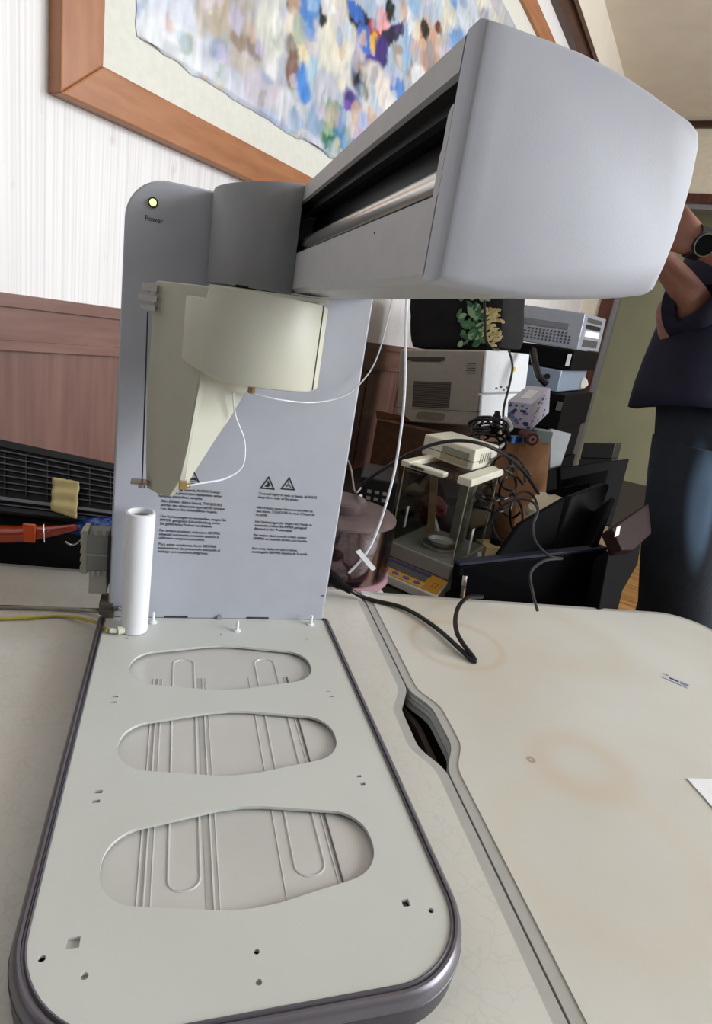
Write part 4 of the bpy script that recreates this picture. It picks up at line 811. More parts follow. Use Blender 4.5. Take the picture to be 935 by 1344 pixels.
for i in range(60):
    x = random.gauss(646, 7); y = random.uniform(405, 454); x = min(max(x, 632), 659)
    leaf(x, y, random.uniform(.007, .016), random.uniform(.003, .006), random.uniform(0, 3), random.choice(tanm))
adopt(bag)

def slab(name, px, deps, th, mat, label, cat, group=None, edge=None, bevel=.003, screen=None, tdir=None):
    P = [at(x, y, d) for (x, y), d in zip(px, deps)]
    n = (P[1]-P[0]).cross(P[-1]-P[0]).normalized()
    if n.dot(P[0]-CAMP) < 0: n = -n
    b = BM(); prism(b, P, (tdir or n)*th); o = link(name, b, mat, bevel=bevel); tag(o, label, cat, group)
    if screen:
        c = sum(P, V())/len(P); Q = [c+(p-c)*.93-n*.0006 for p in P]; b = BM(); prism(b, Q, n*.001); link('screen', b, screen, o, smooth=False)
    return o, P, n
def pbox(name, mat, label, cat, A, B, C, H, bevel=.003, group=None, **k):
    X = Box(A, B, C, H, **k); b = BM(); X.add(b); o = link(name, b, mat, bevel=bevel); tag(o, label, cat, group); return o, X
# flat cardboard sleeve and the stack of computer cases right of the printer
o, X = pbox('cardboard_sleeve', card, 'upright tan cardboard sleeve between the leaf printed bag and the silver computer case', 'box', (679, 446), (655, 444), (684, 446), (683, 385), deps=(2.24, 2.26, 2.30, 2.2))
b = BM(); X.add(b, .2, .75, -.02, .02, .25, .29) ; link('printed_mark', b, ink, o, smooth=False)
silv = M('silver_case', '#9aa0ac', .4, .3)
o, X = pbox('computer_case', silv, 'silver desktop computer case with perforated cover, topmost of the stack by the door frame', 'computer', (758, 459), (673, 446), (786, 462), (769, 411), deps=(2.3, 2.36, 2.56, 2.27))
b = BM(); X.add(b, .2, .85, -.01, .01, .50, .66); link('drive_slot', b, M('case_slot_grey', '#6c7078', .5), o, smooth=False)
for r in range(4):
    for c in range(13):
        if abs(c-6) > 5.5-r*.2+.9: continue
        b = BM(); X.add(b, .14+.057*c, .163+.057*c, -.004, .01, .12+.085*r, .17+.085*r); link('vent_hole', b, greyd, o, smooth=False)
for k, (c0_, c1_, m_) in enumerate(((.1, .3, steeld), (.38, .55, white), (.6, .72, blackm), (.78, .9, steeld))):
    b = BM(); X.add(b, -.012, .004, .15, .8, c0_, c1_); link('rear_port', b, m_, o, smooth=False)
top = X
def under(prev, name, mat, label, h, grow=(0, 0, 0, 0), cat='computer', bevel=.003, detail=None):
    X = Box.__new__(Box); X.o = prev.o+prev.u*grow[0]+prev.v*grow[1]-Z*(h if prev.w.z > 0 else 0); X.u = prev.u*(1-grow[0]+grow[2]); X.v = prev.v*(1-grow[1]+grow[3]); X.w = V((0, 0, h-.004)); X.du = prev.du; X.dv = prev.dv
    b = BM(); X.add(b); o = link(name, b, mat, bevel=bevel); tag(o, label, cat); return o, X
S2 = lambda y0, y1: abs(at(760, y0, 2.3).z-at(760, y1, 2.3).z)
o2, X2 = under(top, 'computer_case', M('case_black', '#0a0a0c', .6, spec=.1), 'black computer case directly under the silver one by the door frame', S2(458, 486), (-.05, -.2, -.06, -.1))
b = BM(); X2.add(b, .04, .09, -.012, .002, .2, .8); link('bright_badge', b, white, o2, smooth=False)
o3, X3 = under(X2, 'computer_case', M('case_blue_grey', '#8593a6', .4, .2), 'blue-grey computer case with a round dark hole, third in the stack by the door frame', S2(486, 517), (.12, 0, 0, 0))
b = BM(); c = X3.pt(.22, -.01, .62); 
prism(b, [c+X3.du*.011*math.cos(t*math.pi/8)+Z*.011*math.sin(t*math.pi/8) for t in range(16)], X3.dv*.012); link('round_hole', b, blackm, o3, smooth=False)
hh = (X3.o.z-BZ)/3
o4, X4 = under(X3, 'computer_case', M('case_black'), 'black computer case beside the flowered tissue box, fourth in the stack', hh, (-.22, -.1, -.1, 0))
b = BM(); X4.add(b, .02, .1, -.012, .002, .55, .8); link('silver_trim', b, steeld, o4, smooth=False)
o5, X5 = under(X4, 'computer_case', M('case_dark_grey', '#0d0e10', .6, spec=.1), 'dark grey computer case low in the stack behind the grey bin', hh, (.06, 0, 0, 0))
o6, X6 = under(X5, 'computer_case', M('case_black'), 'black computer case at the very bottom of the stack', hh, (-.05, 0, 0, 0))
slab('white_disc_plate', [(762, 503), (764, 497), (768, 494), (772, 499), (773, 505), (768, 509), (762, 510)], [2.12]*7, .01, M('white_semi_disc', '#c9cac8', .5), 'small whitish half disc leaning on the case stack by the door frame', 'disc')

# flowered tissue box, cardboard box, bin and small things
flw = M('tissue_box_pale', '#c3c3d6', .6)
CBX = Box((682, 581), (650, 579), (724, 573), (690, 650), deps=(1.6, 1.68, 1.68, 1.66))
b = BM(); hexa(b, [p if i > 3 else V((p.x, p.y, BZ)) for i, p in enumerate([CBX.pt(0, 0, 1), CBX.pt(1, 0, 1), CBX.pt(1, 1, 1), CBX.pt(0, 1, 1), CBX.pt(0, 0, 0), CBX.pt(1, 0, 0), CBX.pt(1, 1, 0), CBX.pt(0, 1, 0)])])
cbx = tag(link('cardboard_box', b, card, bevel=.002), 'tan cardboard box right of the balance carrying the flowered tissue box', 'box')
zc = CBX.o.z
TB = Box((699, 530), (667, 526), (723, 509), (697, 565), deps=(1.62, 1.66, 1.74, 1.64))
dz = 0
b = BM(); TB.add(b, 0, 1, 0, 1, 0, 1); tbx = tag(link('tissue_box', b, flw, bevel=.002), 'pale tissue box with blue and violet flower print on the tan cardboard box', 'box')
random.seed(5); pal = [M('print_blue', '#3d5fa6', .6), M('print_violet', '#7a6aa8', .6), M('print_dark', '#2c3560', .6), M('print_teal', '#5a9ab0', .6)]
for i in range(44):
    f = random.random() < .55; a = random.uniform(.06, .94); c = random.uniform(.08, .92); r = random.uniform(.003, .0085)
    P = TB.pt(a, -.004, c) if f else TB.pt(-.004, a, c); e = TB.du if f else TB.dv; n = TB.dv if f else TB.du
    b = BM(); k_ = random.choice((5, 6, 8)); prism(b, [P+e*r*math.cos(t*2*math.pi/k_)+Z*r*.8*math.sin(t*2*math.pi/k_) for t in range(k_)], n*.002); link('printed_flower', b, random.choice(pal), tbx, smooth=False)
b = BM(); prism(b, [TB.pt(*q) for q in ((.3, .25, -.006), (.7, .25, -.006), (.7, .75, -.006), (.3, .75, -.006))], Z*-.001); link('tissue_opening', b, M('opening_pale', '#e4e6ea', .5), tbx, smooth=False)
b = BM(); hs2 = TB.pt(.5, .5, 1).z
if hs2 > zc+.004:
    for a, c in ((.1, .1), (.8, .2), (.4, .85)):
        pass
adopt(bag)
rl = at(700, 574, 1.57); rl2 = rl+CBX.dv*.03+CBX.du*.06
zr = zc+.0175
rl.z = zr; rl2.z = zr
b = BM(); cyl(b, rl, rl2, .017, 20); ro = tag(link('tape_roll', b, M('maroon_roll', '#5a2a22', .4)), 'dark red roll lying on the tan cardboard box beside the blue clamp', 'roll')
ax_ = (rl-rl2).normalized(); b = BM(); tube(b, [rl+ax_*.0005, rl+ax_*.002], .0105, 18); link('roll_core', b, M('roll_core_grey', '#9a7c78', .5), ro); b = BM(); tube(b, [rl+ax_*.001, rl+ax_*.003], .004, 14); link('core_hole', b, blackm, ro)
b = BM(); P = at(680, 574, 1.58); P.z = zc+.001; e = (at(697, 566, 1.6)-at(676, 578, 1.56)); e.z = 0; e.normalize(); n = V((-e.y, e.x, 0))
hexa(b, [P-e*.03, P+e*.035, P+e*.035+n*.02, P-e*.03+n*.02]+[q+Z*.016 for q in (P-e*.03, P+e*.035, P+e*.035+n*.02, P-e*.03+n*.02)]); bc = tag(link('blue_clamp', b, M('navy_clamp', '#16305f', .4), bevel=.002), 'blue plastic clamp with light blue ends on the tan cardboard box', 'clamp')
for t in (-.026, .028):
    b = BM(); q = P+e*t-n*.006; hexa(b, [q-e*.007, q+e*.007, q+e*.007+n*.004, q-e*.007+n*.004]+[x+Z*.018 for x in (q-e*.007, q+e*.007, q+e*.007+n*.004, q-e*.007+n*.004)]); link('clamp_end', b, M('light_blue_plastic', '#4f8fd8', .4), bc, smooth=False)
b = BM(); P = at(712, 566, 1.66); P.z = zc; box(b, P.x-.02, P.x+.03, P.y-.01, P.y+.03, zc, zc+.035); tag(link('small_carton', b, M('pale_teal_carton', '#9fb3b6', .6), bevel=.002), 'small pale teal carton behind the dark red roll', 'box')
slab('storage_bin', [(723, 562), (751, 569), (737, 611), (722, 615)], [1.86, 1.90, 1.86, 1.82], .07, M('grey_bin_plastic', '#8e9498', .3, alpha=.9), 'grey translucent plastic bin behind the tan cardboard box', 'bin')
slab('cream_tray', [(694, 662), (706, 645), (722, 646), (742, 654), (736, 662), (716, 673), (696, 668)], [1.42, 1.52, 1.54, 1.5, 1.45, 1.40, 1.40], .02, M('cream_tray_plastic', '#cfc9b4', .5), 'cream plastic tray lying below the tan cardboard box', 'tray')

# ================================================================== FLAT SCREENS
G1 = 'black monitors standing behind the tables'
bez = M('monitor_bezel', '#08080a', .6, spec=.08); bek = M('monitor_back', '#08080a', .6, spec=.08)
def monitor(px, deps, th, label, screen=True, mat=None, edge=True):
    return slab('monitor', px, deps, th, mat or bez, label, 'monitor', G1, screen=blackg if screen else None)
o, P, n = monitor([(603, 743), (798, 722), (793, 806), (595, 806)], [1.20, 1.28, 1.30, 1.22], .03, 'largest black monitor standing at the far table edge right of the balance')
b = BM(); e = (P[1]-P[0]).normalized(); up = (P[0]-P[3]).normalized(); hexa(b, [P[0]-up*.0+e*.0+q for q in (V(), e*(P[1]-P[0]).length, e*(P[1]-P[0]).length+n*.028, n*.028)]+[P[0]+up*.006+q for q in (V(), e*(P[1]-P[0]).length, e*(P[1]-P[0]).length+n*.028, n*.028)]); link('top_edge', b, M('monitor_top_edge', '#262a3c', .35), o, bevel=.001)
for t in (.02, .045):
    b = BM(); q = P[0]+e*.014-n*.003-up*(t); cyl(b, q, q-up*.022, .0055, 10); link('chrome_hinge', b, steel, o)
monitor([(683, 687), (742, 653), (727, 722), (650, 735)], [1.28, 1.36, 1.30, 1.24], .012, 'black monitor leaning just behind the front monitor below the cream tray')
monitor([(751, 651), (796, 634), (801, 637), (783, 690), (768, 716), (727, 724)], [1.38, 1.46, 1.46, 1.42, 1.38, 1.34], .02, 'dark grey monitor back leaning in the middle of the row of screens', screen=False, mat=M('monitor_back_grey', '#100f12', .6, spec=.15))
monitor([(721, 643), (777, 632), (770, 668), (718, 680)], [1.52, 1.58, 1.56, 1.50], .012, 'thin black monitor behind the dark grey leaning one')
monitor([(741, 629), (800, 617), (790, 660), (736, 668)], [1.62, 1.68, 1.66, 1.62], .012, 'black monitor with a shiny upper edge behind the thin one')
monitor([(735, 613), (827, 602), (803, 690), (738, 690)], [1.78, 1.86, 1.80, 1.76], .02, 'tall black monitor near the green wall, behind all the others', screen=False)
o, X = pbox('black_speaker', M('black_box_matte', '#0c0c0e', .6), 'black box shaped speaker standing behind the tall black monitor', 'speaker', (804, 602), (762, 601), (812, 600), (809, 582), deps=(1.95, 1.97, 2.1, 1.94))
b = BM(); hexa(b, [V((p.x, p.y, BZ)) for p in (X.pt(0, 0, 0), X.pt(1, 0, 0), X.pt(1, 1, 0), X.pt(0, 1, 0))]+[X.pt(0, 0, 0)-Z*.001, X.pt(1, 0, 0)-Z*.001, X.pt(1, 1, 0)-Z*.001, X.pt(0, 1, 0)-Z*.001]); tag(link('black_crate', b, blackm), 'black crate under the box shaped speaker', 'box')
monitor([(803, 652), (809, 655), (784, 722), (775, 718)], [1.36, 1.36, 1.28, 1.28], .08, 'black monitor seen edge on between the grey back and the maroon one', screen=False)
o, P, n = slab('monitor', [(803, 693), (852, 660), (856, 700), (833, 722), (817, 722)], [1.22, 1.34, 1.34, 1.24, 1.2], .03, M('maroon_brown_back', '#2a1817', .5, spec=.2), 'maroon-brown monitor back with a white sticker beside the person in jeans', 'monitor', G1)
b = BM(); q = [onpl(x, y, P[0]-n*.0015, n) for x, y in ((810, 692), (815, 690), (813, 702), (807, 705))]; prism(b, q, n*.001); link('white_sticker', b, white, o, smooth=False)
b = BM(); q = [at(x, y, d) for x, y, d in ((800, 722, 1.22), (842, 712, 1.3), (838, 740, 1.3), (818, 775, 1.26), (812, 800, 1.25), (786, 800, 1.2))]; prism(b, q, n*.04); link('monitor_stand', b, M('dark_brown_stand', '#0c0a0b', .7, spec=.1), o, bevel=.003)
for oo in (o,): pass
b = BM(); q = [on(x, y, 2, BZ+.001) for x, y in ((742, 735), (796, 735), (800, 665), (770, 668))]; prism(b, q, Z*.004); tag(link('cardboard_sheet', b, M('pale_board', '#8f7d62', .8)), 'flat piece of brown board lying between the leaning monitors', 'board')
b = BM(); c = on(750, 712, 2, BZ+.006); lathe(b, [(0, 0), (.035, 0), (.033, .006), (.01, .010), (0, .010)], c, 28); tag(link('display_stand', b, black), 'loose round black monitor foot lying on the brown board', 'stand')
b = BM(); c = on(650, 727, 2, BZ+.0); box(b, c.x-.05, c.x+.05, c.y-.03, c.y+.03, BZ, BZ+.03); kt = tag(link('cardboard_tray', b, M('pale_tan_tray', '#b49f72', .7), bevel=.002), 'small tan tray with a black knob beside the balance', 'tray')
b = BM(); lathe(b, [(0, .03), (.022, .03), (.018, .045), (0, .047)], c, 22); link('black_knob', b, black, kt)

# ================================================================== CABLES
def cable(pts, r, mat, label, group=None, n=8, name='cable', cat='cable'):
    b = BM(); tube(b, smooth_path([at(*p) for p in pts], n), r, 8); return tag(link(name, b, mat), label, cat, group)
bc_ = M('black_cord'); gm = M('dark_grey_cable', '#2c2c30', .4)
cable([(438, 668, 1.30), (470, 640, 1.22), (500, 618, 1.16), (545, 592, 1.12), (590, 579, 1.10), (630, 582, 1.10), (665, 598, 1.14), (690, 622, 1.2), (707, 648, 1.3)], .0036, M('arch_cable', '#1c1d20', .3), 'long black cable arching over the top of the balance')
cable([(668, 459, 1.86), (673, 480, 1.80), (669, 505, 1.74), (662, 533, 1.68), (661, 552, 1.64), (664, 570, 1.6)], .0035, bc_, 'black cable hanging down the white front of the printer')
cable([(636, 395, 1.78), (637, 420, 1.78), (638, 445, 1.78), (645, 457, 1.78), (655, 459, 1.8)], .004, bc_, 'black cord hanging in front of the leaf printed bag')
cable([(663, 548, 1.62), (668, 552, 1.6), (672, 562, 1.6), (664, 566, 1.6), (656, 560, 1.6), (658, 572, 1.6), (664, 580, 1.58), (655, 588, 1.56)], .0045, white, 'short white cord curled beside the tissue box')
cable([(700, 460, 2.05), (703, 478, 2.0), (708, 495, 1.98), (718, 505, 1.98)], .012, bc_, 'thick black cable draped over the blue-grey computer case')
cable([(640, 690, 1.3), (662, 662, 1.26), (690, 655, 1.24), (706, 668, 1.22), (700, 690, 1.2), (704, 712, 1.18), (722, 730, 1.17), (738, 733, 1.17), (715, 736, 1.12), (697, 752, 1.08), (700, 780, 1.08), (706, 802, 1.08)], .0028, gm, 'grey-black cable looping over the front monitor')
cable([(440, 582, 1.45), (448, 590, 1.42), (460, 612, 1.32), (466, 645, 1.2), (474, 640, 1.2)], .002, M('pale_thin_cord', '#8d8c8c', .4), 'thin pale cord dropping behind the desiccator')
random.seed(11)
for i in range(9):
    cx, cy = random.uniform(640, 672), random.uniform(556, 582); rx, ry = random.uniform(12, 26), random.uniform(6, 16); ph = random.uniform(0, 6)
    pts = [(cx-10+rx*math.cos(ph+t*.9), cy+ry*math.sin(ph+t*.9), 1.55+.03*math.sin(t*1.7+i)) for t in range(8)]
    cable(pts, .0032, bc_, 'black cable coiled in the heap below the printer', 'black cables coiled below the printer')
for i in range(8):
    cx, cy = random.uniform(650, 690), random.uniform(620, 690); rx, ry = random.uniform(14, 30), random.uniform(12, 34); ph = random.uniform(0, 6)
    pts = [(min(cx+rx*math.cos(ph+t*.7), 715), cy+ry*math.sin(ph+t*.7), 1.40+.04*math.sin(t*1.3+i)) for t in range(8)]
    cable(pts, .003, bc_ if i % 3 else gm, 'black cable in the tangle right of the balance', 'black cables tangled right of the balance')
b = BM(); P = at(651, 560, 1.56); Q = at(653, 541, 1.58); tube(b, [P, Q-(Q-P)*.3, Q-(Q-P)*.25, Q], [.011, .011, .008, .007], 12); tag(link('power_adapter_plug', b, black), 'black plug standing up in the cable heap in front of the printer', 'plug')
# black boxes filling the dark bench behind the balance
def crate(px0, px1, dep, h, label, mat=None, name='black_box', d=.18, yaw=None):
    A = at(px0[0], px0[1], dep); A.z = BZ; B = at(px1[0], px1[1], dep); B.z = BZ; e = (B-A); L = e.length; e.normalize(); n = V((-e.y, e.x, 0))
    if n.dot(A-CAMP) < 0: n = -n
    b = BM(); hexa(b, [A, A+e*L, A+e*L+n*d, A+n*d]+[q+Z*h for q in (A, A+e*L, A+e*L+n*d, A+n*d)]); return tag(link(name, b, mat or M('equipment_black', '#131315', .5), bevel=.003), label, 'box'), A, e, n
o, A, e, n = crate((478, 600), (528, 612), 1.35, .20, 'black equipment box with small white symbols behind the desiccator', d=.16)
for r in range(2):
    for c in range(3):
        b = BM(); q = A+e*(.02+.018*c)+Z*(.165-.016*r)-n*.001; prism(b, [q, q+e*.010, q+e*.010+Z*.008, q+Z*.008], -n*.001); link('white_symbol', b, M('faint_print', '#9a9a9a', .6), o, smooth=False)
crate((438, 610), (476, 612), 1.30, .13, 'low black box left of the symbol marked one', d=.14)
crate((596, 600), (655, 610), 1.62, .12, 'black box behind the balance under the cable heap', d=.2)
o, A, e, n = crate((530, 600), (596, 612), 1.48, .10, 'dark brown box behind the glass of the balance', M('dark_brown_box', '#1f1713', .6), d=.14)
b = BM(); bmesh.ops.create_icosphere(b, subdivisions=4, radius=1)
c = at(566, 668, 1.54); 
for v in b.verts:
    k = 1+.35*noise.noise(v.co*2.2)+.12*noise.noise(v.co*7); v.co = c+V((v.co.x*.042*k, v.co.y*.03*k, v.co.z*.034*k))
c2 = c.copy(); tag(link('red_net_bag', b, M('dusty_red_net', '#7d3438', .7, n=(120, '#3c1a1c', .9), bump=(200, .8))), 'crumpled red net bag seen through the glass of the balance', 'bag')
b = BM(); P = at(571, 612, 1.40); Q = at(565, 700, 1.36); e = (Q-P); r_ = V(RM.col[0]); hexa(b, [Q-r_*.008, Q+r_*.008, Q+r_*.008+V((.004, .006, 0)), Q-r_*.008+V((.004, .006, 0)), P-r_*.009, P+r_*.009, P+r_*.009+V((.004, .006, 0)), P-r_*.009+V((.004, .006, 0))]); tag(link('wooden_strut', b, M('brown_strut', '#6b4f34', .6)), 'narrow brown wooden strip standing behind the balance', 'strip')

# ================================================================== LOWER LEFT: BLACK GRILLE, TAPE, ORANGE TOOL, BLUE WRAP
ap = [(-25, 573), (160, 612), (160, 692), (-25, 672)]
AP = [at(x, y, d) for (x, y), d in zip(ap, (1.00, 1.02, .99, .97))]
an = (AP[1]-AP[0]).cross(AP[3]-AP[0]).normalized()
if an.dot(AP[0]-CAMP) < 0: an = -an
ar = empty('grille_heater', (AP[3]+AP[2])/2, 'black appliance with a long slatted grille and silver trim between the table and wood panelling', 'appliance')
def aq(u, v): return (AP[0]*(1-u)+AP[1]*u)*(1-v)+(AP[3]*(1-u)+AP[2]*u)*v
b = BM(); prism(b, AP, an*.05); link('housing', b, M('appliance_black', '#0e0e11', .45), ar, bevel=.008)
def strip(name, u0, u1, v0, v1, lift, th, mat, parent=ar):
    b = BM(); prism(b, [aq(u0, v0)-an*lift, aq(u1, v0)-an*lift, aq(u1, v1)-an*lift, aq(u0, v1)-an*lift], an*th); return link(name, b, mat, parent, smooth=False)
b = BM(); lb = [aq(-.02, .9), aq(1.02, .9)]; lq = [lb[0], lb[1], lb[1]+V((0, 0, -.10)), lb[0]+V((0, 0, -.10))]; prism(b, [p+an*.012 for p in lq], an*.03); link('lower_body', b, blackm, ar, smooth=False)
strip('top_cover', 0, 1, -.01, .09, .004, .006, M('appliance_dark_grey', '#2b2b2e', .5))
for k in range(7): strip('grille_slat', 0, 1, .14+.085*k, .153+.085*k, .006, .004, M('slat_grey', '#6d6f77', .35, .4))
for k in range(7): strip('grille_rib', .02+.15*k, .026+.15*k, .13, .72, .005, .003, M('rib_dark', '#34353a', .5))
strip('silver_trim', 0, 1, .78, .825, .010, .010, M('silver_trim', '#8c8e98', .3, .6)); strip('lower_lip', 0, 1, .87, .885, .008, .006, M('slat_grey', '#6d6f77')); strip('lower_vent', 0, .75, .90, .96, .004, .004, M('rib_dark', '#34353a'))
adopt(ar)
b = BM(); NXx = 10; tv = []
tpq = [(70, 627), (105, 633), (101, 681), (67, 670)]
Tq = [onpl(x, y, AP[0]-an*.013, an) for x, y in tpq]
for j in range(15):
    row = []
    for i in range(NXx):
        u, v = i/(NXx-1), j/14
        p = (Tq[0]*(1-u)+Tq[1]*u)*(1-v)+(Tq[3]*(1-u)+Tq[2]*u)*v
        row.append(b.verts.new(p-an*(.0022*math.sin(v*17+u*1.5)+.001*noise.noise(V((u*5, v*9, 0)))+.002)+(aq(0, 1)-aq(0, 0))*.012*(noise.noise(V((i*.9, 2, 0))) if j in (0, 14) else 0)))
    tv.append(row)
for j in range(14):
    for i in range(NXx-1): b.faces.new((tv[j][i], tv[j][i+1], tv[j+1][i+1], tv[j+1][i]))
o = link('masking_tape', b, M('masking_tape', '#cdbd86', .5), smooth=True, angle=80); s_ = o.modifiers.new('s', 'SOLIDIFY'); s_.thickness = .0005
tag(o, 'wrinkled piece of yellow masking tape stuck on the black slatted appliance', 'tape')
# orange tool
orm = M('glossy_orange', '#b8451c', .15, n=(12, '#6e1d0e', .6), coat=.8)
og = empty('orange_tool', at(60, 706, .98), 'glossy orange-red handled tool lying below the black slatted appliance', 'tool')
spn = [(-30, 700, 12), (0, 701, 13), (28, 701, 12), (50, 699, 11), (70, 697, 8), (88, 694, 6), (100, 692, 4)]
b = BM(); tube(b, smooth_path([at(x, y, .97) for x, y, r in spn], 4), [0.001*k for k in ([14, 15, 15.5, 15.5, 15, 15, 14.5, 14, 14, 13.5, 13, 12.5, 12, 11, 10.5, 10, 9.5, 9, 8, 7.5, 7, 6.5, 6, 5.5, 5][:25])], 14); link('handle', b, orm, og)
b = BM()
for px in ([(29, 687), (47, 689), (46, 713), (30, 712)],):
    P = [at(x, y, .952) for x, y in px]; prism(b, P, V((0, .006, 0)))
link('handle_grip', b, M('bright_orange_grip', '#d65a22', .2, coat=.6), og, bevel=.002)
b = BM(); tube(b, [at(57, 688, .953), at(58, 712, .953)], .001, 6); link('metal_clip', b, steel, og)
adopt(og)
b = BM(); bmesh.ops.create_icosphere(b, subdivisions=4, radius=1); c = at(124, 690, .99); rr = V(RM.col[0])
for v in b.verts:
    k = 1+.3*noise.noise(v.co*2.5)+.15*noise.noise(v.co*7); q = v.co.copy()
    v.co = c+rr*(q.x*.042*k)+V((0, q.y*.02*k, q.z*.014*k))+V((0, 0, q.x*.006))
tag(link('blue_wrap', b, M('shiny_blue_film', '#1d4ea0', .2, n=(60, '#0f2f6e', .8), coat=.5, bump=(150, .6))), 'crumpled shiny blue plastic wrap above the grey terminal block', 'wrap')
b = BM(); tube(b, smooth_path([at(*p) for p in ((106, 698, .955), (107, 706, .955), (101, 713, .955), (93, 715, .955), (86, 711, .955))], 6), .0014, 8); tag(link('silver_ring', b, steel), 'bright open metal ring beside the orange tool', 'ring')
b = BM(); c = at(60, 728, .95); q = [at(x, y, d) for x, y, d in ((-30, 713, 1.04), (95, 716, 1.05), (112, 722, 1.05), (112, 752, 1.02), (-30, 747, 1.02))]; prism(b, q, V((0, .02, -.03))); tag(link('black_case', b, M('satin_black_case', '#141416', .4), bevel=.004), 'flat black case lying in the gap behind the left table edge', 'case')

# ================================================================== PERSON at the right edge
RT = V(RM.col[0]); RT.z = 0; RT.normalize(); FW = V((0, 0, 1)).cross(RT); DP = 1.42    # right and away, seen from the camera
def pl(x, y, rx, ry, dep=DP):     # centre of a body slice whose left silhouette is at pixel x
    p = at(x, y, dep); return p+RT*rx
pc = pl(838, 800, .21, 0)
person = empty('person', V((pc.x, pc.y, FLOOR)), 'person in navy shirt and blue jeans with raised forearms, standing at the right edge', 'person')
skin = M('skin', '#94685a', .55, n=(30, '#85594b', .6), bump=(500, .2)); navy = M('navy_cloth', '#0e1020', .85, n=(9, '#15183a', .7), bump=(120, .3))
body_c = pl(850, 470, .225, 0)
def bx_(side, up, fwd=0): return V((body_c.x, body_c.y, 0))+RT*side-FW*fwd+V((0, 0, up))
def w3(x, y, d): return at(x, y, d)
shz = at(905, 335, DP).z
SK = {}; ed_ = []
def J(k, p, r, par=None):
    SK[k] = (V(p), r)
    if par: ed_.append((par, k))
J('pelvis', pl(864, 560, .2, 0, DP)+FW*.02, .105); J('waist', bx_(0, .30), .125, 'pelvis'); J('chest', bx_(0, .52), .135, 'waist'); J('neckb', bx_(.0, .66), .075, 'chest'); J('neck', bx_(0, .72, .02), .055, 'neckb')
J('headb', bx_(-.0, .785, .045), .066, 'neck'); J('headm', bx_(-.0, .87, .035), .084, 'headb'); J('headt', bx_(-.0, .945, .02), .07, 'headm')
for sd, k in ((-1, 'l'), (1, 'r')):
    def lc(x, y, rx, kk): return pl(x, y, rx, 0, DP)+(RT*(.172+.016*kk) if sd > 0 else V())
    hp_ = lc(859, 600, .110, .5); kn = lc(846, 740, .094, 3); an_ = lc(841, 800, .09, 4)
    J('hip'+k, hp_, .085, 'pelvis'); J('knee'+k, kn, .06, 'hip'+k); J('ankle'+k, V((an_.x, an_.y, -.68)), .042, 'knee'+k); J('foot'+k, V((an_.x, an_.y, -.715))-FW*.13, .028, 'ankle'+k)
# arm with the watch: its wrist comes up in front of the chest; the other forearm is behind it
wr = w3(915, 318, 1.20); el = w3(1015, 352, 1.22); sh = bx_(.19, .60)
J('shr', sh, .06, 'chest'); J('elr', el, .043, 'shr'); J('wmr', el+(wr-el)*.5, .038, 'elr'); J('wrr', wr, .026, 'wmr'); hand1 = w3(893, 296, 1.205); J('hdr', wr+(hand1-wr)*.6, .033, 'wrr')
wl_ = w3(868, 340, 1.30); el2 = w3(918, 402, 1.35); sh2 = bx_(-.18, .59)
J('shl', sh2, .06, 'chest'); J('ell', el2, .042, 'shl'); J('wrl', wl_, .026, 'ell'); hand2 = w3(852, 312, 1.28); J('hdl', wl_+(hand2-wl_)*.6, .032, 'wrl')
def fingers(base, tip_dir, across, tag_, par):
    tip_dir = tip_dir.normalized(); across = (across-tip_dir*across.dot(tip_dir)).normalized(); curl = tip_dir.cross(across)
    for i, (o_, L) in enumerate(((-.027, .060), (-.009, .070), (.009, .066), (.026, .052))):
        k0 = base+across*o_*.8+tip_dir*.030
        J(tag_+'k%d' % i, k0, .0115, par); J(tag_+'m%d' % i, k0+tip_dir*L*.45+curl*.010, .0095, tag_+'k%d' % i); J(tag_+'t%d' % i, k0+tip_dir*L*.75+curl*.034, .0075, tag_+'m%d' % i)
    t0 = base-across*.030-tip_dir*.005
    J(tag_+'th', t0, .013, par); J(tag_+'th2', t0-across*.022+tip_dir*.028+curl*.012, .010, tag_+'th'); J(tag_+'th3', t0-across*.022+tip_dir*.050+curl*.026, .008, tag_+'th2')
fingers(SK['hdr'][0], hand1-wr, Z-RT*.3, 'R', 'hdr'); fingers(SK['hdl'][0], hand2-wl_, Z-RT*.3, 'L', 'hdl')
keys = list(SK); idx = {k: i for i, k in enumerate(keys)}
me = bpy.data.meshes.new('body'); me.from_pydata([SK[k][0] for k in keys], [(idx[a], idx[c]) for a, c in ed_], [])
tmp = bpy.data.objects.new('tmp', me); COL.objects.link(tmp); md = tmp.modifiers.new('s', 'SKIN'); md.use_smooth_shade = True; tmp.modifiers.new('u', 'SUBSURF').levels = 2
for k, v in zip(keys, me.skin_vertices[0].data): v.radius = (SK[k][1],)*2
me.skin_vertices[0].data[0].use_root = True
bpy.context.view_layer.update(); dg = bpy.context.evaluated_depsgraph_get(); me2 = bpy.data.meshes.new_from_object(tmp.evaluated_get(dg)); bpy.data.objects.remove(tmp)
me2.materials.clear(); me2.materials.append(skin); body_o = bpy.data.objects.new('body', me2); COL.objects.link(body_o); body_o.parent = person
for p in me2.polygons: p.use_smooth = True; p.material_index = 0
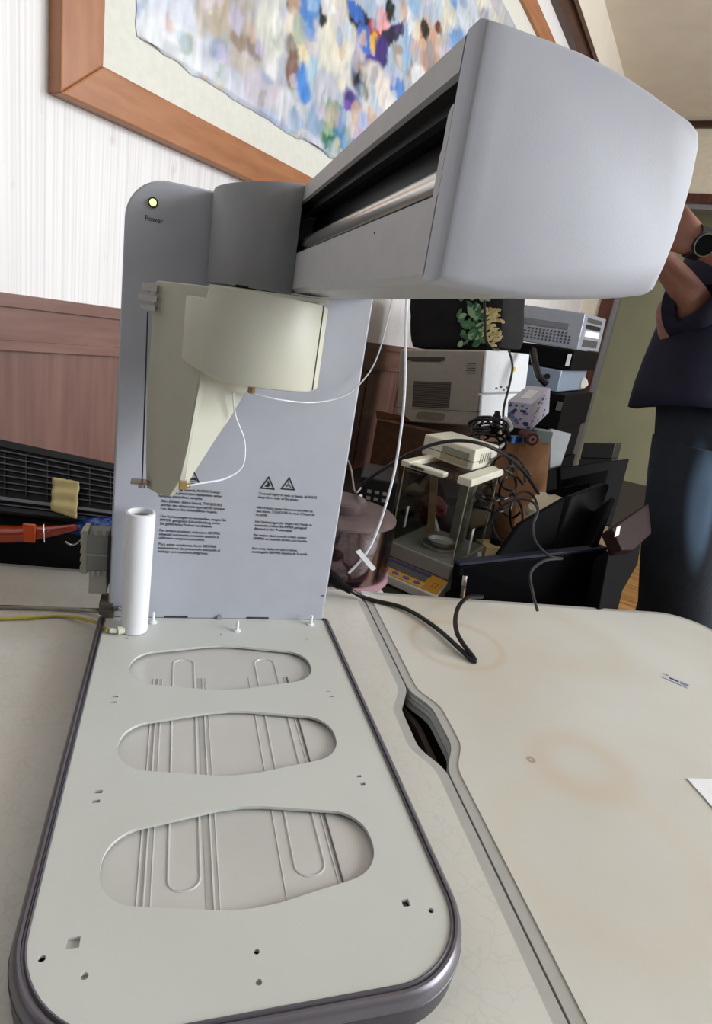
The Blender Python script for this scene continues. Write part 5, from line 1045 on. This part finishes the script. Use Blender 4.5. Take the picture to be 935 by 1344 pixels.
# face: turned towards the machine
fd = -FW*.9-RT*.45; fd.normalize(); hc = SK['headm'][0]; sd_ = fd.cross(Z)
b = BM(); lathe(b, [(0, 0), (.012, .002), (.011, .02), (.006, .034), (0, .038)], hc+fd*.088+V((0, 0, -.022)), 12); link('nose', b, skin, body_o)
for s_ in (-1, 1):
    b = BM(); bmesh.ops.create_icosphere(b, subdivisions=2, radius=.0105); [setattr(v, 'co', v.co+hc+fd*.0725+sd_*.032*s_+Z*.012) for v in b.verts]; link('eye', b, M('eye_white', '#d8d4cc', .2), body_o)
    b = BM(); bmesh.ops.create_icosphere(b, subdivisions=2, radius=.0045); [setattr(v, 'co', v.co+hc+fd*.0795+sd_*.032*s_+Z*.012) for v in b.verts]; link('iris', b, blackm, body_o)
    b = BM(); bmesh.ops.create_icosphere(b, subdivisions=2, radius=1); [setattr(v, 'co', hc+sd_*s_*(.088+.01*v.co.x)+fd*(.018*v.co.y)+Z*(.028*v.co.z)) for v in b.verts]; link('ear', b, skin, body_o)
b = BM(); tube(b, [hc+fd*.083+sd_*t-Z*(.042+abs(t)*.1) for t in (-.024, -.012, 0, .012, .024)], [.003, .006, .0065, .006, .003], 8); link('mouth', b, M('lips', '#8c4f48', .5), body_o)
b = BM(); bmesh.ops.create_icosphere(b, subdivisions=4, radius=1)
for v in b.verts:
    q = v.co.copy(); k = 1+.06*noise.noise(q*6)+.05*noise.noise(q*16)
    p = hc-fd*.012+Z*.03+V((q.x*.108, q.y*.108, q.z*.112))*k
    f = (p-hc).dot(fd)
    if q.z < -.1-.0 and q.dot(fd) > -.25: p = hc+(p-hc)*.70
    v.co = p
link('hair', b, M('black_hair', '#0c0a0a', .6, bump=(300, 1)), person)
# loose shirt, left silhouette read from the photograph
rows = [(905, 338, .17, .11), (893, 372, .20, .125), (880, 402, .215, .13), (866, 440, .23, .135), (852, 475, .24, .14), (842, 505, .25, .145), (836, 528, .255, .15)]
R = []
for y_i, (x, y, rx, ry) in enumerate(rows):
    c = pl(x, y, rx, 0, DP)
    ring_ = []
    for t in range(40):
        a = 2*math.pi*t/40; fo = 1+.035*math.sin(a*7+y*.02)*(y_i/6)
        hemw = (-.018*math.sin(a*2+.6) if y_i == 6 else 0)
        ring_.append(c+RT*math.cos(a)*rx*fo*(1 if math.cos(a) > 0 else 1)-FW*math.sin(a)*ry*fo+Z*hemw)
    R.append(ring_)
b = BM(); loft(b, [[p+(V((body_c.x, body_c.y, p.z))-p)*.45+Z*.10 for p in R[0]], [p+(V((body_c.x, body_c.y, p.z))-p)*.2+Z*.06 for p in R[0]]]+R, cap=False); o = link('shirt', b, navy, person, angle=80); s_ = o.modifiers.new('s', 'SOLIDIFY'); s_.thickness = .003; s_.offset = 1
for k, a0, a1 in (('r', 'shr', 'elr'), ('l', 'shl', 'ell')):
    A, Bq = SK[a0][0], SK[a1][0]; b = BM(); f_ = .86 if k == 'l' else .55; pth = [A+(A-Bq)*.1, A, A+(Bq-A)*f_*.6, A+(Bq-A)*f_] if k == 'r' else [A+(A-Bq)*.1, A, A+(Bq-A)*.6, Bq, Bq+(SK['wrl'][0]-Bq)*.12]; tube(b, pth, [.06, .072, .062, .056, .050][:len(pth)], 20, cap=False); o = link('sleeve', b, navy, person, angle=80); s_ = o.modifiers.new('s', 'SOLIDIFY'); s_.thickness = .003
# jeans
def jeans():
    m = M('denim', '#1f2733', .85, n=(40, '#171e28', .7), bump=(400, .5)); nt = m.node_tree; b = nt.nodes['Principled BSDF']
    src = b.inputs['Base Color'].links[0].from_socket; tc = nt.nodes['Texture Coordinate']
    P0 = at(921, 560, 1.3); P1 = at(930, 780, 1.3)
    sp = nt.nodes.new('ShaderNodeVectorMath'); sp.operation = 'SUBTRACT'; c = at(934, 670, 1.30); sp.inputs[1].default_value = c; nt.links.new(tc.outputs['Object'], sp.inputs[0])  # sunlit streak on the thigh painted into the denim colour
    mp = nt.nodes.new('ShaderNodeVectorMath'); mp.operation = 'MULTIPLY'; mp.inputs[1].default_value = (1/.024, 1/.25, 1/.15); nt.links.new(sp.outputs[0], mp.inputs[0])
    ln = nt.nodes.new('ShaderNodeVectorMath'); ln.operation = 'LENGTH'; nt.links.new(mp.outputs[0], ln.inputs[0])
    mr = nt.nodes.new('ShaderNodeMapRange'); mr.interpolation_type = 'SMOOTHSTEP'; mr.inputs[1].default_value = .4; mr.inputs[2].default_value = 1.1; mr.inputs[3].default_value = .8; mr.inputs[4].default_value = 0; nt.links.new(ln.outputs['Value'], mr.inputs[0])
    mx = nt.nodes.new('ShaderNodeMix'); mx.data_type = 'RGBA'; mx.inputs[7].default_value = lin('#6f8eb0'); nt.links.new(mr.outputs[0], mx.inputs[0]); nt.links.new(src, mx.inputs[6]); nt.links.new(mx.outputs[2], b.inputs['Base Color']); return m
R = []
for x, y, rx, ry in ((862, 505, .19, .12), (866, 540, .195, .125), (864, 575, .2, .13)):
    c = pl(x, y, rx, 0, DP); R.append([c+RT*math.cos(a)*rx-FW*math.sin(a)*ry for a in [2*math.pi*t/32 for t in range(32)]])
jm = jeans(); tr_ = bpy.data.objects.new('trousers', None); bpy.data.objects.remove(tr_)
b = BM(); loft(b, R); hipc = pl(864, 575, .2, 0, DP)
for sd in (-1, 1):
    RR = []
    for k, (x, y, rx, ry) in enumerate(((864, 575, .115, .125), (859, 620, .108, .118), (852, 680, .100, .105), (846, 740, .094, .098), (841, 800, .090, .092))):
        c = pl(x, y, rx, 0, DP)
        if sd > 0: c = c+RT*(.172+.016*k)
        RR.append([c+RT*math.cos(a)*rx*(1+.03*math.sin(a*5+k*1.7+sd))-FW*math.sin(a)*ry*(1+.04*math.sin(a*4+k+sd)) for a in [2*math.pi*t/32 for t in range(32)]])
    last = RR[-1]; c = sum(last, V())/32
    for zz, f in ((-.35, .95), (-.60, .9), (-.715, .88)): RR.append([V((c.x+(p.x-c.x)*f, c.y+(p.y-c.y)*f, zz)) for p in last])
    loft(b, RR)
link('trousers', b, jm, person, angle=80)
for k in 'lr':
    A = SK['ankle'+k][0]; b = BM(); loft(b, [[A-FW*(f)+RT*math.cos(a)*w_+Z*(math.sin(a)*h_-.055+h_) +V((0,0,0)) for a in [2*math.pi*t/16 for t in range(16)]] for f, w_, h_ in ((-.07, .03, .03), (-.04, .042, .045), (.04, .044, .045), (.13, .048, .03), (.19, .035, .02))]); link('shoe', b, M('dark_shoe', '#1a1a1c', .5), person)
# wristwatch
wt_ = empty('wristwatch', wr, 'black round wristwatch with a thin metal bezel worn on the raised forearm', 'watch')
ax = (SK['wmr'][0]-wr).normalized(); face = (CAMP-wr).normalized()*1.0-Z*.0; face = (face-ax*face.dot(ax)).normalized(); sdv = ax.cross(face)
b = BM(); R = []
for i, hw in ((-1, .011), (1, .011)):
    R.append([wr+ax*hw*i+(face*math.cos(a)*.029+sdv*math.sin(a)*.029) for a in [2*math.pi*t/28 for t in range(28)]])
R2 = [[p+(p-wr-ax*(p-wr).dot(ax)).normalized()*.003 for p in r] for r in R]
loft(b, [R[0], R2[0], R2[1], R[1]], cap=False); link('strap', b, M('watch_strap', '#141416', .6), wt_)
b = BM(); tube(b, [wr+face*.028, wr+face*.038], .0215, 28); link('watch_case', b, black, wt_)
b = BM(); tube(b, [wr+face*.0385+(ax*math.cos(a)+sdv*math.sin(a))*.0205 for a in [2*math.pi*t/30 for t in range(30)]], .0012, 6, closed=True); link('watch_bezel', b, M('bezel_metal', '#8f9088', .3, .8), wt_)
b = BM(); tube(b, [wr+face*.0375, wr+face*.0392], .0185, 28); link('watch_glass', b, blackg, wt_)
adopt(person); adopt(wt_)
